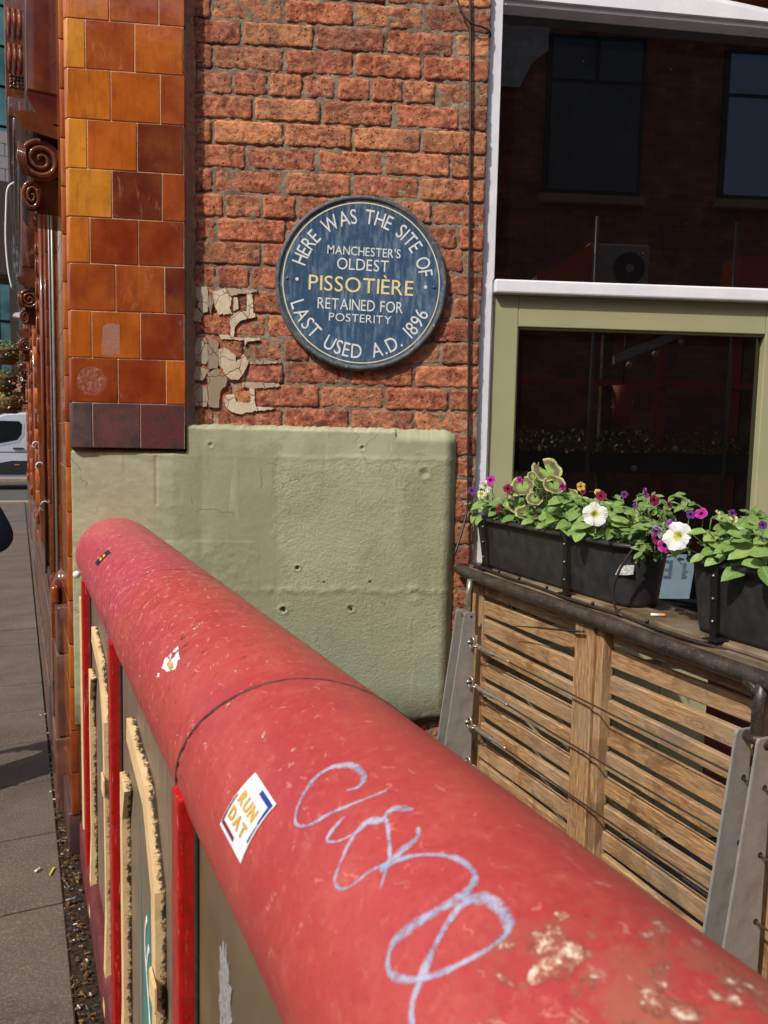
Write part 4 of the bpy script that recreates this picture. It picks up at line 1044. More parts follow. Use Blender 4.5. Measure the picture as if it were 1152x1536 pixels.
# round head bolt near the pilaster
bm = bmesh.new(); bmesh.ops.create_uvsphere(bm, u_segments=12, v_segments=8, radius=.012, matrix=Matrix.Translation(ST(2.60, .160, .99))); finish(bm, 'bolt_head', M_WHITE, screen, None, True)
# spray marks on the near panel: teal band, white tag, grey sticker
for s_, t0, t1, z0, z1 in ((.1812, 1.20, 1.325, .12, .66), (.1812, 1.34, 1.37, .12, .76)):
    bm = bmesh.new(); prism(bm, [(t0, z0), (t1, z0), (t1-.01, z1-.12), ((t0+t1)/2, z1), (t0+.004, z1-.2)], lambda a, b, d: ST(a, d, b), s_, s_+.0006); finish(bm, 'spray_band', M_TEAL, screen)
for s_, z0 in ((0, .34), (1, .30)):
    pts = [ST(1.275+.03*math.sin(k*.9)*(1-k/14)-.02*s_, .1808, .62-.035*k-.04*s_) for k in range(14)]
    bm = bmesh.new(); P = spline(pts, 4)
    tube(bm, P, .0075, 5); 
    for v in bm.verts:
        q = v.co.dot(SS); v.co += SS*((.1806+(q-.1808)*.08)-q)
    finish(bm, 'white_tag', M_WHITEINK, screen, None, True)
def spiky(t0, z0, w, h):
    pts = []
    for k in range(26):
        a = k/26*2*PI; r = 1+.25*(1 if k % 2 else -1)*rnd(.3, 1); pts.append((t0+w*math.cos(a)*r, z0+h*math.sin(a)*r))
    return pts
bm = bmesh.new(); prism(bm, spiky(.735, .850, .026, .062), lambda a, b, d: ST(a, d, b), .1809, .1816)
stg = simple('silver_scribble_sticker', L(150, 148, 150), .5, 0, 220, .7, .2)
tag(finish(bm, 'sticker', stg), 'small silver spiky scrawled sticker on the grey panel under the capping', 'sticker')
bm = bmesh.new(); prism(bm, spiky(.725, .70, .02, .02), lambda a, b, d: ST(a, d, b), .1809, .1816)
finish(bm, 'bare_patch', M_CREAM, screen)

# ================================================================== TIMBER FENCE
fence = thing('timber_fence', FN(.6, .01, 0), 'pine slat fence screening the window well below the flower troughs', 'fence')
def board(name, f0, f1, wdir, w, th, mat, parent, bev=.003):
    """board whose local X runs f0->f1, local Z along its width"""
    x = (f1-f0); ln = x.length; x.normalize(); z = (wdir-x*wdir.dot(x)).normalized(); y = z.cross(x)
    bm = bmesh.new(); n = max(2, int(ln/.05))
    sd = rnd(0, 99)
    prev = None
    pr = [(-th/2+bev, -w/2), (th/2-bev, -w/2), (th/2, -w/2+bev), (th/2, w/2-bev), (th/2-bev, w/2), (-th/2+bev, w/2), (-th/2, w/2-bev), (-th/2, -w/2+bev)]
    for i in range(n+1):
        xx = (i/n-.5)*ln; wz = .0016*N3(xx*4, sd, 1); wy = .0012*N3(xx*3, sd, 5)
        ring = [bm.verts.new((xx, a+wy, b+wz)) for a, b in pr]
        if prev:
            for k in range(8): bm.faces.new((prev[k], prev[(k+1) % 8], ring[(k+1) % 8], ring[k]))
        else: bm.faces.new(ring)
        prev = ring
    bm.faces.new(prev[::-1]); bmesh.ops.recalc_face_normals(bm, faces=bm.faces)
    me = bpy.data.meshes.new(name); bm.to_mesh(me); bm.free(); me.materials.append(mat)
    o = link(name, me, parent, (f0+f1)/2)
    o.rotation_mode = 'QUATERNION'; o.rotation_quaternion = Matrix((x, y, z)).transposed().to_quaternion()
    return o
ZW = Vector((0, 0, 1))
for k in range(-1, 13):
    zt = .915-.0693*k+(-.006 if k < 0 else 0)
    for (u0, u1) in ((.012, .552), (.640, 1.092), (1.10, 1.72)):
        a = rnd(-.0045, .0045); h = .048+rnd(-.002, .003); dn = rnd(-.001, .002)
        z0 = zt-h/2+a; z1 = zt-h/2-a*.6-(.004 if k < 0 else 0)
        if z0 < .06: continue
        board('slat', FN(u0, .012+dn, z0), FN(u1, .012+dn, z1), ZW+NF*rnd(-.10, .05), h, .018, M_WOOD, fence)
for u0, u1, n0, n1, z1 in ((-.062, .010, .0, .032, 1.0), (.545, .622, -.034, .001, .978), (.624, .650, -.026, .012, .980), (1.094, 1.16, .002, .034, 1.0), (1.175, 1.30, -.006, .0, .99)):
    board('post', FN((u0+u1)/2, (n0+n1)/2, .02), FN((u0+u1)/2, (n0+n1)/2, z1), DF, u1-u0, n1-n0, M_WOOD, fence)
for n0, n1, z0, z1, m in ((.004, .098, .992, 1.020, M_WOODD), (.100, .195, .990, 1.017, M_WOODD)):
    board('shelf_plank', FN(-.30 if n0 > .05 else -.20, (n0+n1)/2, (z0+z1)/2), FN(1.8, (n0+n1)/2, (z0+z1)/2), NF, n1-n0, z1-z0, m, fence, .004)
board('shelf_front', FN(-.08, -.012, .990), FN(1.8, -.012, .990), ZW, .045, .022, M_WOODD, fence, .004)
# things glimpsed behind the slats
M_MAUVE = simple('mauve_panel', L(120, 78, 92), .6)
bm = bmesh.new(); box(bm, FN, .78, .96, .20, .21, .60, .93, .002); tag(finish(bm, 'mauve_panel', M_MAUVE), 'mauve board just showing through the upper gaps of the slat fence', 'board')
bm = bmesh.new(); box(bm, FN, .36, .52, .14, .15, .91, .955, .002); tag(finish(bm, 'white_strip', M_WHITE), 'short white strip showing behind the top of the fence slats', 'strip')

# ================================================================== STEEL BALUSTRADE
bal = thing('steel_balustrade', FN(.6, -.05, 0), 'grey steel balustrade with raking flat posts and tensioned wire ropes before the fence', 'railing')
def post_plate(u):
    bm = bmesh.new()
    prism(bm, [(-.036, .02), (-.036, .880), (-.073, .880), (-.078, .872), (-.192, .02)], lambda a, b, d: FN(d, a, b), u-.003, u+.003)
    bmesh.ops.bevel(bm, geom=list(bm.edges), offset=.0009, segments=2, affect='EDGES')
    pp = finish(bm, 'post_plate', M_ALU, bal)
    for z in (.865, .78, .644, .507, .37):
        bm = bmesh.new(); r_ = .006 if z < .8 else .004
        bmesh.ops.create_cone(bm, cap_ends=True, segments=12, radius1=r_, radius2=r_, depth=.0075, matrix=Matrix.Translation(FN(u, -.052, z)) @ Matrix.Rotation(R(19.6), 4, 'Z') @ Matrix.Rotation(PI/2, 4, 'X'))
        finish(bm, 'cable_hole', M_HOLE, pp)
for u_ in (-.030, .024, 1.118, 1.168): post_plate(u_)
def railpts():
    return [FN(-.10, -.030, 1.004), FN(-.03, -.034, .999), FN(.25, -.036, .996), FN(.6, -.036, .990), FN(.9, -.036, .984), FN(1.2, -.036, .982), FN(1.8, -.036, .980)]
otube('top_rail', M_RAIL, spline(railpts(), 6), .0195, bal, 16)
for u_, n_ in ((-.004, -.048), (1.142, -.048)):
    bm = bmesh.new(); tube(bm, [FN(u_, -.042, .985), FN(u_, n_, .93), FN(u_, n_, .875), FN(u_, n_, .858)], .0125 if u_ > 1 else .0105, 14)
    if u_ > 1: tube(bm, [FN(u_-.06, -.038, .982), FN(u_-.02, -.042, .970), FN(u_, -.046, .945)], [.012, .014, .0125], 14)
    finish(bm, 'post_tube', M_RAIL if u_ > 1 else M_STEEL, bal, None, True)
    otube('cross_pin', M_RAIL if u_ > 1 else M_STEEL, [FN(u_-.03, n_-.004, .868), FN(u_+.03, n_-.004, .866)], .011, bal, 12)
for i, z in enumerate((.778, .644, .507, .371, .235)):
    sag = -.004
    P = spline([FN(.25, -.052, z-.001), FN(.7, -.052, z+sag), FN(1.12, -.052, z-.001), FN(1.8, -.052, z)], 5)
    wr = otube('wire_rope', M_WIRE, P, .0024, bal, 6)
    tb_ = otube('turnbuckle', M_STEEL, [FN(.075, -.054, z-.002), FN(.083, -.054, z), FN(.10, -.054, z), FN(.16, -.054, z), FN(.175, -.053, z), FN(.18, -.053, z), FN(.25, -.052, z), FN(.26, -.052, z)], [.004, .0078, .0088, .0084, .0078, .0045, .0045, .003], bal, 10)
    bm = bmesh.new()
    ring = [FN(.040+.016*math.cos(a), -.054, z+.004+.019*math.sin(a)) for a in [k*2*PI/16 for k in range(17)]]
    tube(bm, ring, .0048, 7, False)
    ring = [FN(.068+.011*math.cos(a), -.054+.011*math.sin(a), z) for a in [k*2*PI/14 for k in range(15)]]
    tube(bm, ring, .0042, 7, False)
    tube(bm, [FN(.03, -.064, z+.004), FN(.03, -.044, z+.004)], .005, 8)
    finish(bm, 'shackle', M_STEEL, tb_, None, True)
# irrigation hose clipped along the rail, with drip emitters
hp = spline([FN(-.06, -.012, 1.030), FN(.05, -.006, 1.022), FN(.2, -.02, 1.022), FN(.32, -.008, 1.018), (FN(.5, -.024, 1.017)), FN(.7, -.018, 1.014), FN(.9, -.026, 1.012), FN(1.1, -.012, 1.010), FN(1.4, -.02, 1.008)], 8)
hose = otube('irrigation_hose', M_CABLE, hp, .0046, None, 8)
tag(hose, 'thin black irrigation hose lying along the top rail', 'hose')
for k in (5, 12, 19, 27, 36, 44): otube('hose_clip', M_BLACKST, [hp[k]+Vector((0, 0, .0045)), hp[k]+Vector((0, 0, .013))], .0042, hose, 7)
lp = spline([FN(.742, .035, 1.215), FN(.728, -.005, 1.19), FN(.705, -.03, 1.13), FN(.690, -.035, 1.07), FN(.70, -.03, 1.028), FN(.715, -.022, 1.014)], 8)
tag(otube('drip_tube', M_CABLE, lp, .0032, None, 8), 'thin black drip tube curving down over the front of the left trough', 'tube')
tag(otube('zip_tie', M_CABLE, [FN(.245, -.045, .885), FN(.40, -.046, .915), FN(.52, -.045, .935), FN(.60, -.048, .952)], [.001, .0028, .003, .0036], None, 6), 'black cable tie tail sticking out across the fence slats under the rail', 'cable tie')

# ================================================================== FLOWER TROUGHS
def rrect(u0, u1, n0, n1, r0, r1, k=7):
    """rounded plan outline; r0 corner radius at the u0 end, r1 at the u1 end"""
    out = []
    for cx, cy, a0, r in ((u1-r1, n1-r1, 0, r1), (u0+r0, n1-r0, 90, r0), (u0+r0, n0+r0, 180, r0), (u1-r1, n0+r1, 270, r1)):
        for i in range(k+1):
            a = R(a0+90*i/k); out.append((cx+r*math.cos(a), cy+r*math.sin(a)))
    return out
def trough(u0, u1, r0, r1, straps, label):
    t = thing('flower_trough', FN((u0+u1)/2, .09, 1.018), label, 'planter', 'black flower troughs on the fence shelf')
    bm = bmesh.new(); zt, zb_ = 1.188, 1.0215
    lv = []
    for z, ins in ((zb_, .026), (zb_+.012, .022), (zb_+.05, .018), (zt-.03, .006), (zt-.012, .004), (zt-.0115, -.009), (zt-.006, -.012), (zt, -.009), (zt+.0015, 0), (zt, .007), (zt-.03, .010), (zt-.035, .03)):
        lv.append([bm.verts.new(FN(a, b, z+.0012*N3(a*9, b*9, 2))) for a, b in rrect(u0+ins, u1-ins, .006+ins, .176-ins, max(.006, r0-ins), max(.006, r1-ins))])
    n = len(lv[0])
    for a, b in zip(lv, lv[1:]):
        for i in range(n): bm.faces.new((a[i], a[(i+1) % n], b[(i+1) % n], b[i]))
    bm.faces.new(lv[0][::-1]); bmesh.ops.recalc_face_normals(bm, faces=bm.faces)
    finish(bm, 'trough', M_BLACK, t, None, True)
    bm = bmesh.new()
    grid(bm, 60, 12, lambda a, b: FN(u0+.03+a*(u1-u0-.06), .03+b*.12, 1.165+.006*N3(a*60, b*12, 0)))
    tag(finish(bm, 'potting_soil', M_SOIL, t), kind='stuff')
    for s_ in straps:
        st = board('strap', FN(s_, .003, 1.0235), FN(s_+.004, -.008, zt+.012), DF, .018, .003, M_BLACKST, t, .0005)
        obox('strap_lip', M_BLACKST, FN, (s_-.006, s_+.013, -.011, .03, zt+.0035, zt+.0065), t, None, .0008)
        for z in (1.06, 1.11, 1.16):
            bm = bmesh.new(); bmesh.ops.create_uvsphere(bm, u_segments=8, v_segments=6, radius=.0032, matrix=Matrix.Translation(FN(s_+.003, .001-.009*(z-1.02)/.17-.002, z)))
            finish(bm, 'rivet', M_STEEL, st if False else t, None, True)
        obox('strap_foot', M_BLACKST, FN, (s_-.008, s_+.03, -.02, .02, 1.0205, 1.0235), t, None, .0008)
    return t
trough(-.075, .700, .02, .075, (.004, .446), 'black plastic flower trough nearer the wall, with geranium and white petunias')
trough(.868, 1.62, .05, .02, (.972,), 'black plastic flower trough cut by the right edge of the picture')
st = FN(.60, -.001, 1.12)
bm = bmesh.new(); prism(bm, [(.640, 1.105), (.668, 1.108), (.683, 1.112), (.684, 1.135), (.668, 1.134), (.660, 1.130), (.652, 1.133), (.645, 1.118)], lambda a, b, d: FN(a, d+(a-.64)*.45, b), .012, .0135)
M_SCRAP = simple('torn_foil_label', L(186, 186, 180), .5, 0, 160, .6, .6)
tag(finish(bm, 'torn_label', M_SCRAP), 'torn silvery label remains on the end of the left black trough', 'label')
# splash of bird lime on the trough rim and fag ends
def butt(p, d, ln, label, col=L(222, 214, 200), tip=L(206, 140, 72)):
    d = d.normalized(); t = thing('cigarette_end', p, label, 'cigarette end', 'cigarette ends lying about')
    m1 = simple('cigarette_paper', col, .8); m2 = simple('cigarette_tip', tip, .8)
    otube('paper', m1, [p-d*ln*.5, p+d*ln*.15], .0038, t, 8); otube('filter', m2, [p+d*ln*.151, p+d*ln*.5], .0039, t, 8)
butt(FN(-.16, .05, 1.0245), Vector((1, -.1, 0)), .034, 'fresh cigarette end on the shelf at the foot of the wall cable', L(236, 210, 160))
butt(FN(.762, .045, 1.0245), Vector((1, -.25, .02)), .034, 'white cigarette end on the shelf between the two troughs')
bm = bmesh.new(); prism(bm, [(1.13, .90), (1.262, .90), (1.272, 1.06), (1.148, 1.06)], lambda a, b, d: W(a, d-.10*(b-1.0), b), 2.600, 2.606)
M_PALEB = simple('pale_blue_board', L(132, 156, 168), .55, 0, 20, .1, .05)
brd = finish(bm, 'pale_blue_board', M_PALEB); tag(brd, 'pale blue board with faded letter marks standing between the two troughs', 'board')
M_INKB = simple('faded_slate_ink', L(84, 108, 124), .6)
def mark(pts):
    bm = bmesh.new(); prism(bm, pts, lambda a, b, d: W(a, d-.10*(b-1.0), b), 2.5985, 2.5995); finish(bm, 'printed_mark', M_INKB, brd)
for a, b, c_, d_ in ((1.176, 1.188, .975, 1.04), (1.160, 1.176, .975, .984), (1.162, 1.176, 1.002, 1.010), (1.158, 1.176, 1.031, 1.040), (1.226, 1.238, .975, 1.03), (1.238, 1.244, .978, .984), (1.238, 1.246, .998, 1.003)):
    mark([(a, c_), (b, c_), (b, d_), (a, d_)])

# ================================================================== PLANTS
TOC = Vector((-.22, -.94, .25)).normalized(); RT = CX.copy()
def leaf_mesh(kind, seed):
    bm = bmesh.new(); rs = random.Random(seed)
    if kind in ('petunia', 'small'):
        nY, nX = 9, 6; wd = .30 if kind == 'petunia' else .25
        cup = rs.uniform(.10, .30); bend = rs.uniform(.12, .40)
        def f(a, b):
            y = b; w = wd*math.sin(PI*min(1, b**.85))**.75*(1 if b < .99 else .2)
            if b < .08: w = .03
            x = (a-.5)*2*w
            z = cup*abs(x)**1.15*1.6 - bend*(b**2)*.6 + .025*math.sin(b*9+seed)*abs(x)*4
            return Vector((x, y, z))
        grid(bm, nX, nY, f)
    else:
        nR, nT = 7, 40; gap = rs.uniform(.22, .42); ruf = rs.uniform(.05, .10)
        V = []
        for i in range(nR+1):
            r = i/nR; row = []
            for k in range(nT+1):
                a = gap+(2*PI-2*gap)*k/nT - PI/2
                sc = 1+.055*abs(math.sin(a*5))*r-.02
                row.append(bm.verts.new((.5*r*sc*math.cos(a)*1.06, .42+.5*r*sc*math.sin(a), ruf*.6*r*r*math.sin(a*5+seed)+.06*r**2-.01)))
            V.append(row)
        for i in range(nR):
            for k in range(nT):
                bm.faces.new((V[i][k], V[i+1][k], V[i+1][k+1], V[i][k+1]))
        bmesh.ops.remove_doubles(bm, verts=bm.verts, dist=1e-5)
    bmesh.ops.recalc_face_normals(bm, faces=bm.faces)
    me = bpy.data.meshes.new('leaf_blade'); bm.to_mesh(me); bm.free()
    for p in me.polygons: p.use_smooth = True
    return me
def leaf_mat(name, a, b, zone=False):
    g = G(name); v = g.vec(False); rn = g.n('ObjectInfo').outputs['Random']
    sx = g.n('SeparateXYZ', {0: v}).outputs
    c = g.mix(rn, a, b)
    c = g.mix(g.rng(g.noise(g.vec(True), 3, 3), .35, .7, 0, .5), c, tuple(x*.62 for x in a[:3])+(1,))
    mid = g.rng(g.m_('ABSOLUTE', sx[0]), .004, .022, 1, 0)
    vein = g.n('TexWave', {'Vector': g.n('CombineXYZ', {0: g.m_('SUBTRACT', sx[1], g.m_('MULTIPLY', g.m_('ABSOLUTE', sx[0]), .9)), 1: 0., 2: 0.}).outputs[0], 'Scale': 2.3}, bands_direction='X').outputs[1]
    vm = g.rng(vein, .9, 1., 0, .4)
    if not zone:
        c = g.mix(g.m_('MAXIMUM', g.m_('MULTIPLY', mid, .55), vm), c, L(176, 200, 124))
        h = g.m_('ADD', mid, vm)
    else:
        cen = g.n('VectorMath', {0: v, 1: (0, .42, 0)}, operation='SUBTRACT').outputs[0]
        cen = g.n('VectorMath', {0: cen, 1: (1, 1, 0)}, operation='MULTIPLY').outputs[0]
        rad = g.n('VectorMath', {0: cen}, operation='LENGTH').outputs['Value']
        rad = g.m_('ADD', rad, g.m_('MULTIPLY', g.m_('SUBTRACT', g.noise(v, 9, 3), .5), .13))
        band = g.m_('MULTIPLY', g.rng(rad, .20, .29), g.rng(rad, .43, .47, 1, 0))
        c = g.mix(g.m_('MULTIPLY', band, .9), c, L(112, 84, 72))
        c = g.mix(g.rng(rad, .43, .49), c, L(186, 196, 122))
        h = g.noise(v, 12, 3)
    return g.out(c, .42, g.bump(h, .35, .03), spec=.4, trans=.22)
ML = {'petunia': leaf_mat('petunia_leaf_green', L(98, 136, 64), L(156, 186, 104)), 'small': leaf_mat('small_leaf_green', L(92, 124, 62), L(134, 158, 90)), 'geranium': leaf_mat('zoned_geranium_leaf', L(134, 168, 72), L(150, 184, 88), True)}
LM = {}
for kd in ('petunia', 'small', 'geranium'):
    LM[kd] = [leaf_mesh(kd, q) for q in range(6)]
    for me in LM[kd]: me.materials.append(ML[kd])
def orient(o, pos, yd, nz, s, parent):
    z = nz.normalized(); y = (yd-z*yd.dot(z))
    if y.length < .05: y = Vector((.3, .2, .9))-z*.2
    y.normalize(); x = y.cross(z)
    o.rotation_mode = 'QUATERNION'; o.rotation_quaternion = Matrix((x, y, z)).transposed().to_quaternion(); o.scale = (s, s, s)
def leaf(kind, pos, yd, nz, s, parent):
    o = link('leaf', random.choice(LM[kind]), parent, pos); orient(o, pos, yd, nz, s, parent); return o
plants = []
def plant(name, u, label, cat='plant'):
    p = thing(name, FN(u, .09, 1.17), label, cat); plants.append((u, p)); return p
P_WL = plant('petunia_plant', .02, 'petunias with small white and magenta blooms at the wall end of the left trough')
P_GER = plant('geranium_plant', .21, 'geranium with round brown zoned leaves rising highest from the left trough')
P_WM = plant('petunia_plant', .50, 'petunia with one wide white bloom right of the left trough middle strap')
P_TR = plant('trailing_petunia', .77, 'small leaved trailing petunia with purple and magenta blooms between the troughs')
P_WR = plant('petunia_plant', .96, 'petunia with the largest white bloom, at the left end of the right trough')
P_END = plant('petunia_plant', 1.25, 'leafy petunia further right in the right trough, with few dark blooms')
def owner(u, k=''):
    if k == 'g': return P_GER
    if u < .11: return P_WL
    if u < .33: return P_GER
    if u < .66: return P_WM
    if u < .865: return P_TR
    if u < 1.12: return P_WR
    return P_END
def imgdir(a): return RT*math.cos(R(a))+Vector((0, 0, 1))*math.sin(R(a))
PLANT = [('g',0.283,0.04,1.427,0.037,0),('g',0.16,0.04,1.372,0.032,0),('g',0.323,0.04,1.387,0.028,0),('g',0.138,0.04,1.317,0.03,0),('g',0.228,0.04,1.339,0.021,0),('g',0.199,0.04,1.291,0.034,0),('g',0.096,0.04,1.299,0.024,0),('g',0.22,0.04,1.406,0.017,0),('g',0.253,0.04,1.387,0.018,0),('l',-0.034,0.0,1.313,0.061,180),('l',0.071,0.0,1.319,0.061,190),('l',0.002,0.0,1.289,0.036,170),('l',0.146,0.0,1.266,0.042,215),('l',0.356,0.0,1.307,0.051,170),('l',0.361,0.0,1.28,0.049,200),('l',0.437,0.0,1.279,0.052,200),('l',0.401,0.0,1.351,0.05,170),('l',0.445,0.0,1.324,0.046,90),('l',0.504,0.0,1.284,0.056,205),('l',0.443,0.0,1.279,0.046,200),('l',0.515,0.0,1.287,0.063,200),('l',0.499,0.0,1.365,0.037,20),('l',0.667,0.0,1.321,0.047,-5),('l',0.663,0.0,1.305,0.039,-10),('l',0.647,0.0,1.283,0.028,-20),('l',0.659,0.0,1.354,0.039,40),('l',0.643,0.0,1.367,0.032,80),('l',0.733,0.0,1.301,0.034,-40),('l',0.588,0.0,1.276,0.036,200),('l',0.326,0.0,1.265,0.036,200),('l',0.473,0.0,1.314,0.041,60),('l',0.25,0.0,1.267,0.037,210),('l',0.563,0.0,1.358,0.04,60),('l',0.697,0.0,1.347,0.031,30),('l',1.012,-0.01,1.305,0.052,175),('l',1.052,-0.01,1.305,0.06,180),('l',0.96,-0.01,1.278,0.038,200),('l',0.977,-0.01,1.267,0.044,200),('l',1.034,-0.01,1.259,0.061,190),('l',1.079,-0.01,1.276,0.045,10),('l',1.006,-0.01,1.286,0.04,200),('l',0.991,-0.01,1.343,0.037,30),('l',0.957,-0.01,1.32,0.037,60),('l',0.935,-0.01,1.333,0.035,130),('l',1.059,-0.01,1.344,0.033,-10),('l',1.087,-0.01,1.33,0.036,60),('l',1.033,-0.01,1.331,0.039,0),('l',0.87,-0.01,1.267,0.032,210),('l',0.929,-0.01,1.265,0.032,190),('l',1.055,-0.01,1.331,0.036,140),('l',1.097,-0.01,1.303,0.05,20),('l',1.107,-0.01,1.241,0.053,-80),('l',0.98,-0.01,1.305,0.031,100),('l',1.068,-0.01,1.373,0.03,60),('l',1.017,-0.01,1.352,0.03,90)]
stems = {p: bmesh.new() for u, p in plants}
for i, (k, u_, n_, z_, ln, a) in enumerate(PLANT):
    z_ -= .07
    c = FN(u_, n_, z_); own = owner(u_, k)
    if k == 'g':
        nz = (TOC*.9+ZW*.5+RT*rnd(-.3, .3)).normalized()
        if i == 5: nz = (TOC*.6+ZW*.75).normalized()
        yd = imgdir(rnd(240, 300)) if i != 5 else imgdir(270)
        s = ln*2.35
        y = (yd-nz*yd.dot(nz)).normalized()
        b = c-y*.42*s
        leaf('geranium', b, yd, nz, s, own)
        tube(stems[own], [b+nz*.0, b+nz*-.02+Vector((0, 0, -.03)), FN(.2+(u_-.2)*.3, .08, 1.17)], [.0016, .0018, .0025], 6)
    else:
        d = imgdir(a)+TOC*.25; nz = (TOC*.62+ZW*.85+RT*rnd(-.25, .25)).normalized()
        s = ln*1.12; leaf('petunia', c-d.normalized()*s*.5, d, nz, s, own)
def fill(u0, u1, count, kind, zlo, zhi, sz, n0=.0, n1=.16, hang=0.):
    for _ in range(count):
        u_ = rnd(u0, u1); n_ = rnd(n0, n1); z_ = rnd(zlo, zhi)
        az = rnd(-170, -10) if n_ < .08 else rnd(0, 360)
        out = Vector((math.cos(R(az)), math.sin(R(az)), rnd(-.35, .45)-hang))
        nz = (ZW*rnd(.5, 1.)+TOC*rnd(.1, .7)+Vector((rnd(-.4, .4), rnd(-.3, .3), 0))).normalized()
        leaf(kind, FN(u_, n_, z_), out, nz, rnd(*sz), owner(u_))
fill(-.06, .10, 40, 'petunia', 1.195, 1.250, (.034, .056))
fill(.06, .14, 12, 'small', 1.24, 1.30, (.02, .034))
fill(.08, .34, 44, 'petunia', 1.190, 1.250, (.034, .056), .02, .15)
fill(.33, .66, 90, 'petunia', 1.200, 1.295, (.034, .060))
fill(.33, .66, 24, 'small', 1.26, 1.305, (.016, .030))
fill(.88, 1.14, 84, 'petunia', 1.200, 1.285, (.034, .062))
fill(.90, 1.14, 26, 'small', 1.25, 1.30, (.018, .030))
fill(1.14, 1.58, 60, 'petunia', 1.190, 1.270, (.034, .056))
fill(-.10, -.02, 16, 'small', 1.215, 1.275, (.016, .028), .0, .1)
for _ in range(9):
    u_ = rnd(.12, .33); leaf('geranium', FN(u_, rnd(.06, .13), rnd(1.23, 1.32)), imgdir(rnd(200, 340)), (TOC*rnd(.4, .9)+ZW*.7+RT*rnd(-.6, .6)), rnd(.036, .056), P_GER)
# trailing stems with their small leaves, spilling between the troughs
for q in range(26):
    u0 = rnd(.66, .72); n0 = rnd(.04, .12); 
    up = rnd(.02, .15) if q % 3 else rnd(-.05, .02)
    end = Vector((rnd(.70, .845), rnd(-.02, .09), 1.19+up*.8))
    mid = Vector(((u0+end.x)/2, (n0+end.y)/2-.01, max(1.20, end.z)+rnd(.0, .012)))
    P = spline([Vector((u0, n0, 1.175)), mid, end], 6)
    tube(stems[P_TR], [FN(p.x, p.y, p.z) for p in P], [.0013]*len(P), 5)
    for i, p in enumerate(P[3:]):
        for sgn in (-1, 1):
            if random.random() < .28: continue
            dd = Vector((rnd(-.4, .4)+sgn*.5, rnd(-.9, .2), rnd(-.3, .6)))
            leaf('small', FN(p.x+rnd(-.004, .004), p.y, p.z), dd, (ZW*.7+TOC*rnd(.2, .9)+RT*rnd(-.4, .4)), rnd(.016, .030), P_TR)
# fine green mass between the larger leaves
for (u0, u1, own, cnt) in ((-.06, .1, P_WL, 260), (.1, .34, P_GER, 300), (.34, .66, P_WM, 420), (.66, .70, P_TR, 120), (.9, 1.13, P_WR, 360), (1.13, 1.56, P_END, 420)):
    bm = bmesh.new()
    for _ in range(cnt):
        p = FN(rnd(u0, u1), rnd(.02, .15), rnd(1.175, 1.235)); d = Vector((rnd(-1, 1), rnd(-1, 1), rnd(-.1, .9))).normalized(); n_ = d.cross(Vector((rnd(-1, 1), rnd(-1, 1), .4))).normalized()
        s = rnd(.012, .026); a = p; b = p+d*s*.5+n_*s*.22; c_ = p+d*s; e = p+d*s*.5-n_*s*.22
        bm.faces.new([bm.verts.new(x) for x in (a, b, c_, e)])
    tag(finish(bm, 'foliage_mass', ML['small'], own), kind='stuff')
# blooms
def flower_mesh(seed):
    bm = bmesh.new(); rs = random.Random(seed); nR, nT = 8, 50; V = []
    for i in range(nR+1):
        r = i/nR; row = []
        for k in range(nT):
            a = 2*PI*k/nT; lobe = abs(math.cos(2.5*a+seed))
            rr = .5*r*(1-(.13*(1-lobe)**1.8)*r**3); 
            z = -.26*(1-min(1, r/.28))**1.3 + .02 + .05*r*math.sin(5*a+seed*2)*r + .035*r*r*math.sin(17*a+seed)+.10*r*r*lobe-.05*max(0, r-.75)*4
            row.append(bm.verts.new((rr*math.cos(a)*1.0+.01*math.sin(seed)*r, rr*math.sin(a), z)) if i or True else None)
        V.append(row)
    for i in range(nR):
        for k in range(nT): bm.faces.new((V[i][k], V[i+1][k], V[i+1][(k+1) % nT], V[i][(k+1) % nT]))
    bmesh.ops.remove_doubles(bm, verts=bm.verts, dist=1e-5); bmesh.ops.recalc_face_normals(bm, faces=bm.faces)
    me = bpy.data.meshes.new('petal_funnel'); bm.to_mesh(me); bm.free()
    for p in me.polygons: p.use_smooth = True
    return me
def tube_mesh():
    bm = bmesh.new(); tube(bm, [(0, 0, -.75), (0, 0, -.55), (0, 0, -.28), (0, 0, -.02)], [.05, .07, .10, .17], 10, False)
    for k in range(5):
        a = 2*PI*k/5; tube(bm, [(0, 0, -.78), (.10*math.cos(a), .10*math.sin(a), -.55), (.17*math.cos(a), .17*math.sin(a), -.40)], [.03, .035, .006], 5)
    bmesh.ops.recalc_face_normals(bm, faces=bm.faces); me = bpy.data.meshes.new('flower_neck'); bm.to_mesh(me); bm.free()
    for p in me.polygons: p.use_smooth = True
    me.materials.append(ML['small']); return me
NECK = tube_mesh()
